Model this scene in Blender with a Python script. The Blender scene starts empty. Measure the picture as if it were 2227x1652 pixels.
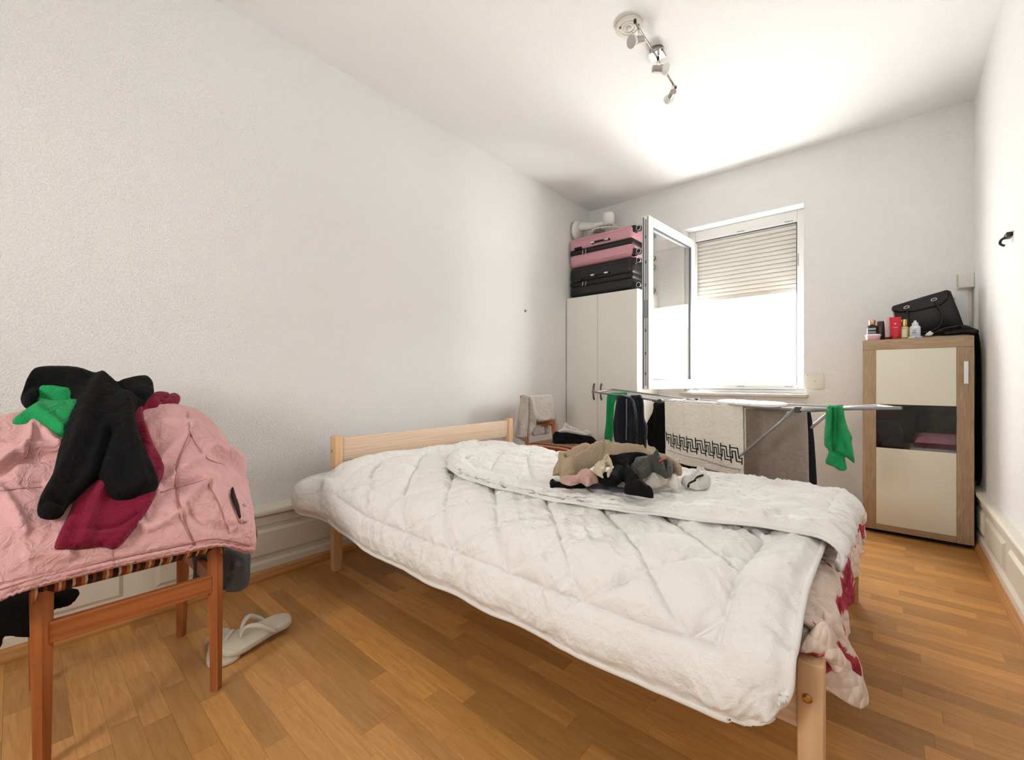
import bpy, bmesh, math, random
import numpy as np
from mathutils import Vector, Matrix
from mathutils.geometry import delaunay_2d_cdt

random.seed(7)
SC = bpy.context.scene
COL = SC.collection

# ------------------------------------------------------------------ camera
F, CX, CY = 940.0, 1113.5, 826.0
ANG = math.atan2(818.5, 940.0)
EYE = 0.97
cA, sA = math.cos(ANG), math.sin(ANG)
cam_d = bpy.data.cameras.new('camera')
cam_d.sensor_width = 36.0
cam_d.lens = F / 2227.0 * 36.0
cam_d.clip_start = 0.02
cam = bpy.data.objects.new('camera', cam_d)
COL.objects.link(cam)
cam.location = (0, 0, EYE)
cam.rotation_euler = (math.radians(90), 0, ANG)
SC.camera = cam

# ------------------------------------------------------------------ world, light, exposure
world = bpy.data.worlds.new('daylight')
SC.world = world
world.use_nodes = True
bg = world.node_tree.nodes['Background']
bg.inputs['Color'].default_value = (1.0, 0.978, 0.935, 1)
bg.inputs['Strength'].default_value = 21.0

def portal(name, loc, rot, sx, sy):
    d = bpy.data.lights.new(name, 'AREA')
    d.shape = 'RECTANGLE'; d.size = sx; d.size_y = sy
    d.cycles.is_portal = True
    o = bpy.data.objects.new(name, d); COL.objects.link(o)
    o.location = loc; o.rotation_euler = rot
    return o
portal('window_portal', (-0.965, 4.42, 1.6), (math.radians(-90), 0, 0), 0.98, 1.55)
portal('fill_opening_portal', (-0.85, -1.42, 1.45), (math.radians(90), 0, 0), 0.58, 0.68)  # sampling guide for the unseen fill opening added behind the camera

SC.view_settings.view_transform = 'Standard'
SC.view_settings.look = 'None'
SC.view_settings.gamma = 1.0
SC.view_settings.use_curve_mapping = False
SC.view_settings.exposure = 0.58
SC.cycles.max_bounces = 6
SC.cycles.diffuse_bounces = 4
SC.cycles.use_adaptive_sampling = True
SC.cycles.adaptive_threshold = 0.05
SC.cycles.glossy_bounces = 4
SC.cycles.transparent_max_bounces = 12
SC.cycles.use_denoising = True
SC.cycles.sample_clamp_indirect = 12.0

# ------------------------------------------------------------------ pixel helpers
def rays(uv):
    uv = np.asarray(uv, float)
    r = (uv[..., 0] - CX) / F; z = (CY - uv[..., 1]) / F
    return np.stack([r * cA - sA, r * sA + cA, z], -1)
ORG = np.array([0, 0, EYE])
def at_y(u, v, y):
    d = rays((u, v)); return ORG + d * (y / d[1])
def at_z(u, v, z):
    d = rays((u, v)); return ORG + d * ((z - EYE) / d[2])
def at_x(u, v, x):
    d = rays((u, v)); return ORG + d * (x / d[0])

# ------------------------------------------------------------------ noise
def _hash(ix, iy, iz, seed):
    n = (ix * 374761393 + iy * 668265263 + iz * 2147483647 + seed * 974711) & 0x7fffffff
    n = ((n ^ (n >> 13)) * 1274126177) & 0x7fffffff
    n = (n ^ (n >> 16)) & 0xffff
    return n / 32767.5 - 1.0
def vnoise(P, seed=0):
    P = np.asarray(P, float)
    i = np.floor(P).astype(np.int64); f = P - i
    f = f * f * f * (f * (f * 6 - 15) + 10)
    out = 0
    for dx in (0, 1):
        wx = f[..., 0] if dx else 1 - f[..., 0]
        for dy in (0, 1):
            wy = f[..., 1] if dy else 1 - f[..., 1]
            for dz in (0, 1):
                wz = f[..., 2] if dz else 1 - f[..., 2]
                out = out + wx * wy * wz * _hash(i[..., 0] + dx, i[..., 1] + dy, i[..., 2] + dz, seed)
    return out
def fbm(P, seed=0, octv=3):
    P = np.asarray(P, float); s = 0; a = 1.0; t = 0
    for k in range(octv):
        s = s + a * vnoise(P * 2 ** k, seed + k * 17); t += a; a *= 0.5
    return s / t
def ridged(P, seed=0, octv=3):
    P = np.asarray(P, float); s = 0; a = 1.0; t = 0
    for k in range(octv):
        s = s + a * (1 - 2.2 * np.abs(vnoise(P * 2 ** k, seed + 31 * k))); t += a; a *= 0.5
    return s / t
def sstep(x, a, b):
    t = np.clip((np.asarray(x, float) - a) / (b - a), 0, 1); return t * t * (3 - 2 * t)

# ------------------------------------------------------------------ materials
def lin(c):
    return tuple(((x / 255) / 12.92 if x / 255 <= 0.04045 else ((x / 255 + 0.055) / 1.055) ** 2.4) for x in c)
MATS = {}
def nodes_of(name):
    m = bpy.data.materials.new(name); m.use_nodes = True
    nt = m.node_tree; b = nt.nodes['Principled BSDF']
    return m, nt, b
def _link(nt, a, b): nt.links.new(a, b)
def mat(name, rgb, rough=0.6, metal=0.0, bump=None, vary=None, sheen=0.0, spec=0.5, coat=0.0, subsurf=0):
    """rgb in 0..255; bump=(scale,strength,distance); vary=(scale, amount) soft colour mottling"""
    if name in MATS: return MATS[name]
    m, nt, b = nodes_of(name)
    col = lin(rgb) + (1,)
    b.inputs['Base Color'].default_value = col
    b.inputs['Roughness'].default_value = rough
    b.inputs['Metallic'].default_value = metal
    b.inputs['Specular IOR Level'].default_value = spec
    if sheen:
        b.inputs['Sheen Weight'].default_value = sheen
        b.inputs['Sheen Roughness'].default_value = 0.5
    if coat: b.inputs['Coat Weight'].default_value = coat
    tc = nt.nodes.new('ShaderNodeTexCoord')
    if vary:
        n = nt.nodes.new('ShaderNodeTexNoise'); n.inputs['Scale'].default_value = vary[0]
        n.inputs['Detail'].default_value = 4
        _link(nt, tc.outputs['Object'], n.inputs['Vector'])
        mx = nt.nodes.new('ShaderNodeMix'); mx.data_type = 'RGBA'
        k = vary[1]
        mx.inputs[6].default_value = tuple(max(0, c * (1 - k)) for c in col[:3]) + (1,)
        mx.inputs[7].default_value = tuple(min(1, c * (1 + k)) for c in col[:3]) + (1,)
        _link(nt, n.outputs['Fac'], mx.inputs[0])
        _link(nt, mx.outputs[2], b.inputs['Base Color'])
    if bump:
        n = nt.nodes.new('ShaderNodeTexNoise'); n.inputs['Scale'].default_value = bump[0]
        n.inputs['Detail'].default_value = 3
        _link(nt, tc.outputs['Object'], n.inputs['Vector'])
        bp = nt.nodes.new('ShaderNodeBump'); bp.inputs['Strength'].default_value = bump[1]
        bp.inputs['Distance'].default_value = bump[2]
        _link(nt, n.outputs['Fac'], bp.inputs['Height']); _link(nt, bp.outputs['Normal'], b.inputs['Normal'])
    MATS[name] = m
    return m
def cloth(name, rgb, rough=0.9, weave=900, strength=0.25, vary=(14, 0.1), sheen=0.08, crumple=(24, 0.75, 0.02), warp=0.9):
    if name in MATS: return MATS[name]
    m = mat(name, rgb, rough, 0, (crumple[0], crumple[1], crumple[2]), vary, sheen, 0.25)
    for n in m.node_tree.nodes:
        if n.type == 'TEX_NOISE' and abs(n.inputs['Scale'].default_value - crumple[0]) < 1e-3:
            n.inputs['Detail'].default_value = 5; n.inputs['Roughness'].default_value = 0.55; n.inputs['Distortion'].default_value = warp
    return m

def wood(name, rgb1, rgb2, axis=0, scale=9.0, rough=0.5, stretch=14.0, rand=0.0, island=False, coat=0.0, bumps=0.15, rings=True):
    if name in MATS: return MATS[name]
    m, nt, b = nodes_of(name)
    N = nt.nodes.new
    tc = N('ShaderNodeTexCoord')
    mp = N('ShaderNodeMapping')
    sc = [stretch, stretch, stretch]; sc[axis] = 1.0
    mp.inputs['Scale'].default_value = sc
    vec = tc.outputs['Object']
    rnd = None
    if rand or island:
        if island:
            g = N('ShaderNodeNewGeometry'); rnd = g.outputs['Random Per Island']
        else:
            oi = N('ShaderNodeObjectInfo'); rnd = oi.outputs['Random']
        ml = N('ShaderNodeMath'); ml.operation = 'MULTIPLY'; ml.inputs[1].default_value = 37.0
        _link(nt, rnd, ml.inputs[0])
        va = N('ShaderNodeVectorMath'); va.operation = 'ADD'
        _link(nt, vec, va.inputs[0]); _link(nt, ml.outputs[0], va.inputs[1])
        vec = va.outputs[0]
    _link(nt, vec, mp.inputs['Vector'])
    n1 = N('ShaderNodeTexNoise'); n1.inputs['Scale'].default_value = scale * 0.35
    n1.inputs['Detail'].default_value = 4; n1.inputs['Roughness'].default_value = 0.65
    n1.inputs['Distortion'].default_value = 0.8
    _link(nt, mp.outputs[0], n1.inputs['Vector'])
    fac = n1.outputs['Fac']
    if rings:
        w = N('ShaderNodeTexWave'); w.wave_type = 'RINGS'; w.rings_direction = 'XYZ'[axis]
        w.inputs['Scale'].default_value = scale * 0.16; w.inputs['Distortion'].default_value = 7.0
        w.inputs['Detail'].default_value = 2.0; w.inputs['Detail Scale'].default_value = 0.6
        _link(nt, mp.outputs[0], w.inputs['Vector'])
        mm = N('ShaderNodeMix'); mm.data_type = 'FLOAT'; mm.inputs[0].default_value = 0.35
        _link(nt, n1.outputs['Fac'], mm.inputs[2]); _link(nt, w.outputs['Fac'], mm.inputs[3])
        fac = mm.outputs[0]
    rp = N('ShaderNodeValToRGB')
    rp.color_ramp.elements[0].position = 0.25; rp.color_ramp.elements[1].position = 0.75
    rp.color_ramp.elements[0].color = lin(rgb1) + (1,); rp.color_ramp.elements[1].color = lin(rgb2) + (1,)
    _link(nt, fac, rp.inputs[0])
    out = rp.outputs[0]
    if rnd is not None and rand:
        hs = N('ShaderNodeHueSaturation')
        mr = N('ShaderNodeMapRange'); mr.inputs[3].default_value = 1 - rand; mr.inputs[4].default_value = 1 + rand
        _link(nt, rnd, mr.inputs[0]); _link(nt, mr.outputs[0], hs.inputs['Value'])
        _link(nt, out, hs.inputs['Color']); out = hs.outputs[0]
    _link(nt, out, b.inputs['Base Color'])
    b.inputs['Roughness'].default_value = rough
    if coat: b.inputs['Coat Weight'].default_value = coat; b.inputs['Coat Roughness'].default_value = 0.25
    if bumps:
        bp = N('ShaderNodeBump'); bp.inputs['Strength'].default_value = bumps; bp.inputs['Distance'].default_value = 0.001
        _link(nt, fac, bp.inputs['Height']); _link(nt, bp.outputs[0], b.inputs['Normal'])
    MATS[name] = m
    return m

def plaster(name, rgb, scale=150.0, strength=0.55, chips=True):
    m, nt, b = nodes_of(name)
    N = nt.nodes.new
    b.inputs['Base Color'].default_value = lin(rgb) + (1,)
    b.inputs['Roughness'].default_value = 0.92; b.inputs['Specular IOR Level'].default_value = 0.2
    tc = N('ShaderNodeTexCoord')
    n = N('ShaderNodeTexNoise'); n.inputs['Scale'].default_value = scale; n.inputs['Detail'].default_value = 1
    _link(nt, tc.outputs['Object'], n.inputs['Vector'])
    r = N('ShaderNodeValToRGB'); r.color_ramp.elements[0].position = 0.48; r.color_ramp.elements[1].position = 0.66
    _link(nt, n.outputs['Fac'], r.inputs[0])
    bp = N('ShaderNodeBump'); bp.inputs['Strength'].default_value = strength; bp.inputs['Distance'].default_value = 0.0035
    _link(nt, r.outputs[0], bp.inputs['Height']); _link(nt, bp.outputs[0], b.inputs['Normal'])
    MATS[name] = m
    return m

def stripes(name, cols, axis=1, period=0.09, bump=True):
    """striped weave: cols = [(position, rgb)] constant bands repeated along an object axis"""
    m, nt, b = nodes_of(name); N = nt.nodes.new
    tc = N('ShaderNodeTexCoord'); sx = N('ShaderNodeSeparateXYZ'); _link(nt, tc.outputs['Object'], sx.inputs[0])
    dv = N('ShaderNodeMath'); dv.operation = 'DIVIDE'; dv.inputs[1].default_value = period
    _link(nt, sx.outputs[axis], dv.inputs[0])
    fr = N('ShaderNodeMath'); fr.operation = 'FRACT'; _link(nt, dv.outputs[0], fr.inputs[0])
    rp = N('ShaderNodeValToRGB'); rp.color_ramp.interpolation = 'CONSTANT'
    el = rp.color_ramp.elements
    while len(el) < len(cols): el.new(0.5)
    for e, (p, c) in zip(el, cols): e.position = p; e.color = lin(c) + (1,)
    _link(nt, fr.outputs[0], rp.inputs[0])
    n = N('ShaderNodeTexNoise'); n.inputs['Scale'].default_value = 260; _link(nt, tc.outputs['Object'], n.inputs['Vector'])
    mx = N('ShaderNodeMix'); mx.data_type = 'RGBA'; mx.blend_type = 'MULTIPLY'; mx.inputs[0].default_value = 0.5
    _link(nt, rp.outputs[0], mx.inputs[6]); _link(nt, n.outputs['Fac'], mx.inputs[7])
    _link(nt, mx.outputs[2], b.inputs['Base Color'])
    b.inputs['Roughness'].default_value = 0.9
    bp = N('ShaderNodeBump'); bp.inputs['Strength'].default_value = 0.5; bp.inputs['Distance'].default_value = 0.002
    _link(nt, n.outputs['Fac'], bp.inputs['Height']); _link(nt, bp.outputs[0], b.inputs['Normal'])
    MATS[name] = m
    return m

def glass_mat(name, tint=(1, 1, 1), ior=1.5, base_reflect=0.0):
    m = bpy.data.materials.new(name); m.use_nodes = True; nt = m.node_tree; N = nt.nodes.new
    nt.nodes.remove(nt.nodes['Principled BSDF']); out = nt.nodes['Material Output']
    t = N('ShaderNodeBsdfTransparent'); t.inputs[0].default_value = tint + (1,)
    g = N('ShaderNodeBsdfGlossy'); g.inputs['Roughness'].default_value = 0.0
    lw = N('ShaderNodeLayerWeight'); lw.inputs['Blend'].default_value = 0.5
    pw = N('ShaderNodeMath'); pw.operation = 'POWER'; pw.inputs[1].default_value = 5.0
    _link(nt, lw.outputs['Facing'], pw.inputs[0])
    fr = N('ShaderNodeMath'); fr.operation = 'MULTIPLY_ADD'; fr.inputs[1].default_value = 0.95; fr.inputs[2].default_value = 0.04 + base_reflect
    _link(nt, pw.outputs[0], fr.inputs[0])
    mx = N('ShaderNodeMixShader')
    _link(nt, fr.outputs[0], mx.inputs[0]); _link(nt, t.outputs[0], mx.inputs[1]); _link(nt, g.outputs[0], mx.inputs[2])
    _link(nt, mx.outputs[0], out.inputs[0])
    MATS[name] = m
    return m

# ------------------------------------------------------------------ object helpers
WL = {}                                  # world location of each object's origin
def tag(o, label=None, cat=None, group=None, kind=None):
    if label: o['label'] = label
    if cat: o['category'] = cat
    if group: o['group'] = group
    if kind: o['kind'] = kind
    return o
def empty(name, loc, label, cat, group=None, kind=None):
    o = bpy.data.objects.new(name, None); COL.objects.link(o)
    o.empty_display_size = 0.05
    o.location = loc; WL[o.name] = np.array(loc, float)
    return tag(o, label, cat, group, kind)
def obj(name, V, Fc, m, parent=None, smooth=False, base=None):
    V = np.asarray(V, float).reshape(-1, 3)
    if base is None:
        lo, hi = V.min(0), V.max(0)
        base = np.array([(lo[0] + hi[0]) / 2, (lo[1] + hi[1]) / 2, lo[2] if parent is None else (lo[2] + hi[2]) / 2])
    else: base = np.asarray(base, float)
    me = bpy.data.meshes.new(name)
    me.from_pydata((V - base).tolist(), [], [tuple(int(i) for i in f) for f in Fc])
    me.materials.append(m)
    if smooth: me.polygons.foreach_set('use_smooth', [True] * len(me.polygons))
    me.update()
    o = bpy.data.objects.new(name, me); COL.objects.link(o)
    WL[o.name] = base
    if parent is not None:
        o.parent = parent; o.location = base - WL[parent.name]
    else: o.location = base
    return o
class MB:
    """collects world-space geometry for one mesh object"""
    def __init__(s): s.V = []; s.F = []; s.n = 0
    def add(s, V, Fc):
        V = np.asarray(V, float).reshape(-1, 3)
        s.V.append(V); s.F += [tuple(i + s.n for i in f) for f in Fc]; s.n += len(V); return s
    def box(s, lo, hi, bev=0.0, M=None):
        bm = bmesh.new(); bmesh.ops.create_cube(bm, size=1.0)
        lo = np.array(lo, float); hi = np.array(hi, float)
        for v in bm.verts: v.co = Vector((lo + hi) / 2 + np.array(v.co) * (hi - lo))
        if bev > 0: bmesh.ops.bevel(bm, geom=list(bm.edges), offset=bev, segments=2, affect='EDGES', profile=0.5)
        V = np.array([v.co[:] for v in bm.verts]); bm.verts.index_update()
        Fc = [[v.index for v in f.verts] for f in bm.faces]; bm.free()
        if M is not None: V = V @ np.array(M.to_3x3()).T + np.array(M.to_translation())
        return s.add(V, Fc)
    def tube(s, pts, r, seg=10, caps=True, closed=False):
        P = np.asarray(pts, float); n = len(P)
        R = np.full(n, r) if np.isscalar(r) else np.asarray(r, float)
        if closed: T = np.roll(P, -1, 0) - np.roll(P, 1, 0)
        else: T = np.gradient(P, axis=0)
        T /= np.linalg.norm(T, axis=1)[:, None] + 1e-12
        up = np.array([0, 0, 1.0]) if abs(T[0][2]) < 0.9 else np.array([1.0, 0, 0])
        N = np.cross(T[0], up); N /= np.linalg.norm(N); rings = []
        for i in range(n):
            N = N - T[i] * N.dot(T[i]); N /= np.linalg.norm(N) + 1e-12
            B = np.cross(T[i], N)
            a = np.arange(seg) * 2 * math.pi / seg
            rings.append(P[i] + R[i] * (np.cos(a)[:, None] * N + np.sin(a)[:, None] * B))
        V = np.concatenate(rings); Fc = []
        for i in range(n if closed else n - 1):
            j = (i + 1) % n
            for k in range(seg):
                l = (k + 1) % seg
                Fc.append((i * seg + k, i * seg + l, j * seg + l, j * seg + k))
        if caps and not closed:
            Fc.append(tuple(range(seg))[::-1]); Fc.append(tuple((n - 1) * seg + k for k in range(seg)))
        return s.add(V, Fc)
    def lathe(s, prof, loc=(0, 0, 0), seg=24, M=None):
        """prof: (radius, z) list; closed at both ends"""
        V = []; Fc = []; n = len(prof)
        for (r, z) in prof:
            for k in range(seg):
                a = 2 * math.pi * k / seg; V.append((r * math.cos(a), r * math.sin(a), z))
        for i in range(n - 1):
            for k in range(seg):
                l = (k + 1) % seg; Fc.append((i * seg + k, i * seg + l, (i + 1) * seg + l, (i + 1) * seg + k))
        Fc.append(tuple(range(seg))[::-1]); Fc.append(tuple((n - 1) * seg + k for k in range(seg)))
        V = np.array(V)
        if M is not None: V = V @ np.array(M.to_3x3()).T
        return s.add(V + np.array(loc), Fc)
    def prism(s, poly, off):
        """poly: list of 3D points (planar), off: extrusion vector"""
        P = np.asarray(poly, float); n = len(P)
        V = np.concatenate([P, P + np.asarray(off, float)])
        Fc = [tuple(range(n))[::-1], tuple(range(n, 2 * n))] + [(i, (i + 1) % n, (i + 1) % n + n, i + n) for i in range(n)]
        return s.add(V, Fc)
    def grid(s, P, closed_u=False):
        P = np.asarray(P, float); a, b = P.shape[:2]
        Fc = [(i * b + j, (i + 1) * b + j, (i + 1) * b + j + 1, i * b + j + 1) for i in range(a - 1) for j in range(b - 1)]
        return s.add(P.reshape(-1, 3), Fc)
    def build(s, name, m, parent=None, smooth=False, base=None):
        return obj(name, np.concatenate(s.V), s.F, m, parent, smooth, base)
def crease(o, deg=35):
    for p in o.data.polygons: p.use_smooth = True
    try: o.data.set_sharp_from_angle(angle=math.radians(deg))
    except Exception: pass
    return o
def spline(pts, n, closed=False):
    P = np.asarray(pts, float); m = len(P); out = []
    tot = m if closed else m - 1
    for i in range(tot):
        if closed: p0, p1, p2, p3 = P[(i - 1) % m], P[i], P[(i + 1) % m], P[(i + 2) % m]
        else: p0, p1, p2, p3 = P[max(i - 1, 0)], P[i], P[i + 1], P[min(i + 2, m - 1)]
        for k in range(n):
            t = k / n
            out.append(0.5 * (2 * p1 + (p2 - p0) * t + (2 * p0 - 5 * p1 + 4 * p2 - p3) * t * t + (3 * p1 - p0 - 3 * p2 + p3) * t ** 3))
    if not closed: out.append(P[-1])
    return np.array(out)
def resample(P, step, closed=False):
    P = np.asarray(P, float)
    if closed: P = np.concatenate([P, P[:1]])
    d = np.r_[0, np.cumsum(np.linalg.norm(np.diff(P, axis=0), axis=1))]
    n = max(int(d[-1] / step), 4)
    t = np.linspace(0, d[-1], n + 1)
    Q = np.stack([np.interp(t, d, P[:, k]) for k in range(P.shape[1])], -1)
    return Q[:-1] if closed else Q

def sheet(name, P, thick, m, parent=None, base=None):
    """closed cloth slab from a grid of top-surface points"""
    P = np.asarray(P, float); a, b = P.shape[:2]
    N = np.cross(np.gradient(P, axis=0), np.gradient(P, axis=1)); N /= np.linalg.norm(N, axis=2)[..., None] + 1e-12
    t = thick if np.isscalar(thick) else np.asarray(thick)[..., None]
    Q = P - N * t
    V = np.concatenate([P.reshape(-1, 3), Q.reshape(-1, 3)]); n = a * b; Fc = []
    for i in range(a - 1):
        for j in range(b - 1):
            q = (i * b + j, (i + 1) * b + j, (i + 1) * b + j + 1, i * b + j + 1)
            Fc.append(q); Fc.append(tuple(x + n for x in q[::-1]))
    ring = [i * b for i in range(a)] + [(a - 1) * b + j for j in range(1, b)] + [i * b + b - 1 for i in range(a - 2, -1, -1)] + [j for j in range(b - 2, 0, -1)]
    for k in range(len(ring)):
        p, q = ring[k], ring[(k + 1) % len(ring)]; Fc.append((q, p, p + n, q + n))
    return obj(name, V, Fc, m, parent, True, base), ring

def hit(g, uv, t0=0.4, t1=6.0, n=240):
    d = rays(uv); ts = np.linspace(t0, t1, n)
    P = ORG + d[:, None, :] * ts[None, :, None]
    G = g(P) <= 0
    k = np.argmax(G, 1); miss = ~G.any(1); k = np.clip(k, 1, n - 1)
    lo = ts[k - 1]; hi = ts[k]
    for _ in range(16):
        mid = (lo + hi) / 2; inside = g(ORG + d * mid[:, None]) <= 0
        hi = np.where(inside, mid, hi); lo = np.where(inside, lo, mid)
    t = hi
    if miss.any() and (~miss).any():      # a ray that just misses the support takes its neighbour's distance
        ok = np.where(~miss)[0]
        for i in np.where(miss)[0]:
            t[i] = t[ok[np.argmin(((uv[ok] - uv[i]) ** 2).sum(1))]]
    return ORG + d * t[:, None]
def grad(g, P, e=0.004):
    G = np.stack([g(P + np.eye(3)[k] * e) - g(P - np.eye(3)[k] * e) for k in range(3)], -1)
    return G / (np.linalg.norm(G, axis=-1)[..., None] + 1e-12)
def seg_dist(Q, poly, closed=False):
    poly = np.asarray(poly, float); B = np.roll(poly, -1, 0) if closed else poly[1:]; A = poly if closed else poly[:-1]
    best = np.full(len(Q), 1e9)
    for a, b in zip(A, B):
        ab = b - a; t = np.clip(((Q - a) @ ab) / (ab @ ab + 1e-9), 0, 1)
        best = np.minimum(best, np.linalg.norm(Q - a - t[:, None] * ab, axis=1))
    return best
def inside_poly(Q, poly):
    x, y = Q[:, 0], Q[:, 1]; c = np.zeros(len(Q), bool); n = len(poly)
    for i in range(n):
        x0, y0 = poly[i]; x1, y1 = poly[(i + 1) % n]
        m = ((y0 > y) != (y1 > y)); xx = (x1 - x0) * (y - y0) / (y1 - y0 + 1e-12) + x0
        c ^= m & (x < xx)
    return c
def garment(name, outline, g, m, thick=0.015, lift=0.0, step=4.0, folds=(), wr=(0.006, 12.0, (1, 1, 1)), seed=1, edge=0.03,
            back=0.004, smooth_n=3, parent=None, sag=None):
    """a piece of clothing lying on / hanging at the support surface g(P)=0, seen outline in photo pixels"""
    ol = spline(outline, smooth_n, True) if smooth_n else np.array(outline, float)
    ol = resample(ol, step, True)
    lo, hi = ol.min(0), ol.max(0)
    xs = np.arange(lo[0], hi[0], step); ys = np.arange(lo[1], hi[1], step * 0.87)
    G = np.array([(x + (step / 2 if j % 2 else 0), y) for j, y in enumerate(ys) for x in xs])
    G = G[inside_poly(G, ol)]
    if len(G): G = G[seg_dist(G, ol, True) > step * 0.55]
    nb = len(ol)
    pts = [Vector(p) for p in ol] + [Vector(p) for p in G]
    vo, _, fo, _, _, _ = delaunay_2d_cdt(pts, [], [list(range(nb))], 1, 1e-4)
    UV = np.array([v[:] for v in vo])
    gg = (lambda P: g(P) - lift)
    P = hit(gg, UV); N = grad(gg, P)
    # smooth the normals a little so folds stay clean
    dep = np.linalg.norm(P - ORG, axis=1).mean() / F
    db = seg_dist(UV, ol, True) * dep
    q = np.clip(db / edge, 0, 1); h = thick * np.sqrt(np.clip(1 - (1 - q) ** 2, 0, 1))
    inn = sstep(db, 0, edge * 0.8)
    sc = np.array(wr[2], float) * wr[1]
    w = wr[0] * (0.6 * ridged(P * sc + seed * 3.7, seed) + 0.6 * fbm(P * sc * 0.45 + seed, seed + 5, 2))
    h = h + w * (0.25 + 0.75 * inn)
    for f in folds:
        pl, amp, wid = f[0], f[1], f[2]
        d = seg_dist(UV, spline(pl, 4) if len(pl) > 2 else np.array(pl, float))
        h = h + 1.5 * amp * np.exp(-(d / wid) ** 2) * (0.3 + 0.7 * inn)
    Fr = P + N * np.maximum(h, back * 0.5 - 0.002)[:, None]; Bk = P - N * back
    n = len(UV); Fc = []; cnt = {}
    for f in fo:
        f = list(f)
        a = UV[f[0]]; b = UV[f[1]]; c = UV[f[2]]
        if (b[0] - a[0]) * (c[1] - a[1]) - (b[1] - a[1]) * (c[0] - a[0]) > 0: f = f[::-1]
        Fc.append(tuple(f)); Fc.append(tuple(i + n for i in f[::-1]))
        for i in range(len(f)):
            e = (f[i], f[(i + 1) % len(f)]); cnt[e] = cnt.get(e, 0) + 1
    for (i, j) in cnt:
        if (j, i) not in cnt: Fc.append((j, i, i + n, j + n))
    return obj(name, np.concatenate([Fr, Bk]), Fc, m, parent, True)
def plane_g(p, nrm):
    p = np.array(p, float); nrm = np.array(nrm, float); nrm /= np.linalg.norm(nrm)
    return lambda P: (P - p) @ nrm
def zz(poly, ox, oy, s):                 # crop coordinates -> photo pixels
    return [(ox + x * s, oy + y * s) for x, y in poly]

# ------------------------------------------------------------------ room constants
XL, XR, YB, YF, HC = -2.42, 0.415, 4.06, -1.25, 2.78
WX0, WX1, WZ0, WZ1 = -1.43, -0.50, 0.86, 2.36

M_wall = plaster('woodchip_wall', (243, 243, 242))
M_ceil = plaster('ceiling_paint', (244, 244, 243), 120, 0.3)
M_trim = mat('cream_gloss_paint', (228, 222, 208), 0.4, bump=(60, 0.06, 0.002), vary=(6, 0.04))
M_white = mat('white_upvc', (238, 238, 236), 0.3)
M_skirt = wood('skirting_oak', (176, 120, 66), (200, 146, 88), axis=1, rough=0.4)

def structure(o): o['kind'] = 'structure'; return o
def wallbox(name, lo, hi, m): return structure(MB().box(lo, hi).build(name, m))
wallbox('wall_left', (XL - 0.2, YF - 0.15, -0.05), (XL, YB + 0.35, HC + 0.05), M_wall)
wallbox('wall_right', (XR, YF - 0.15, -0.05), (XR + 0.2, YB + 0.35, HC + 0.05), M_wall)
wallbox('ceiling', (XL - 0.2, YF - 0.15, HC), (XR + 0.2, YB + 0.35, HC + 0.15), M_ceil)
wb = MB()
wb.box((XL, YB, -0.05), (WX0, YB + 0.33, HC)); wb.box((WX1, YB, -0.05), (XR, YB + 0.33, HC))
wb.box((WX0, YB, -0.05), (WX1, YB + 0.33, WZ0)); wb.box((WX0, YB, WZ1), (WX1, YB + 0.33, HC))
structure(wb.build('wall_back', M_wall))
wf = MB()                                 # wall behind the photographer, with an unseen opening added for fill light
QX0, QX1, QZ0, QZ1 = -1.13, -0.57, 1.12, 1.78
wf.box((XL, YF - 0.15, -0.05), (QX0, YF, HC)); wf.box((QX1, YF - 0.15, -0.05), (XR, YF, HC))
wf.box((QX0, YF - 0.15, QZ1), (QX1, YF, HC)); wf.box((QX0, YF - 0.15, -0.05), (QX1, YF, QZ0))
structure(wf.build('wall_front', M_wall))

w2 = MB()                                 # frame around that opening added to brighten the near side
for lo, hi in [((QX0, YF - 0.1, QZ0), (QX0 + 0.03, YF - 0.05, QZ1)), ((QX1 - 0.03, YF - 0.1, QZ0), (QX1, YF - 0.05, QZ1)), ((QX0, YF - 0.1, QZ0), (QX1, YF - 0.05, QZ0 + 0.03)), ((QX0, YF - 0.1, QZ1 - 0.03), (QX1, YF - 0.05, QZ1))]: w2.box(lo, hi)
structure(w2.build('fill_opening_frame', M_white))

# floor: sub-floor plus staves
fl = structure(MB().box((XL - 0.02, YF - 0.15, -0.08), (XR + 0.02, YB + 0.02, -0.012)).build('floor', mat('subfloor', (150, 100, 52), 0.8)))
M_plank = wood('laminate_stave', (176, 120, 60), (206, 152, 88), axis=0, scale=20, rough=0.38, stretch=11, rand=0.24, bumps=0, rings=False)
M_plank2 = wood('laminate_stave_far', (176, 120, 60), (206, 152, 88), axis=0, scale=20, rough=0.38, stretch=11, rand=0.24, island=True, bumps=0, rings=False)
SW = 0.0645
LENS = (0.28, 0.36, 0.42, 0.5)
def stave_geo(L):
    bm = bmesh.new(); bmesh.ops.create_cube(bm, size=1)
    for v in bm.verts:
        top = v.co.z > 0
        k = 0.0001 if top else 0.0
        v.co.x *= (L - 0.0002) - 2 * k; v.co.y *= (SW - 0.0002) - 2 * k; v.co.z = 0.0 if top else -0.012
    V = [v.co[:] for v in bm.verts]; bm.verts.index_update(); Fc = [[v.index for v in f.verts] for f in bm.faces]; bm.free()
    return V, Fc
stave_me = {}
for L in LENS:
    V, Fc = stave_geo(L); me = bpy.data.meshes.new('plank'); me.from_pydata(V, [], Fc); me.materials.append(M_plank); stave_me[L] = me
staves = []
y = YF + SW / 2; row = 0
rs = random.Random(11)
while y < YB + SW:
    x = XL - rs.uniform(0, 0.45)
    while x < XR + 0.02:
        L = rs.choice(LENS); staves.append((x + L / 2, y, L)); x += L
    y += SW; row += 1
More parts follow.
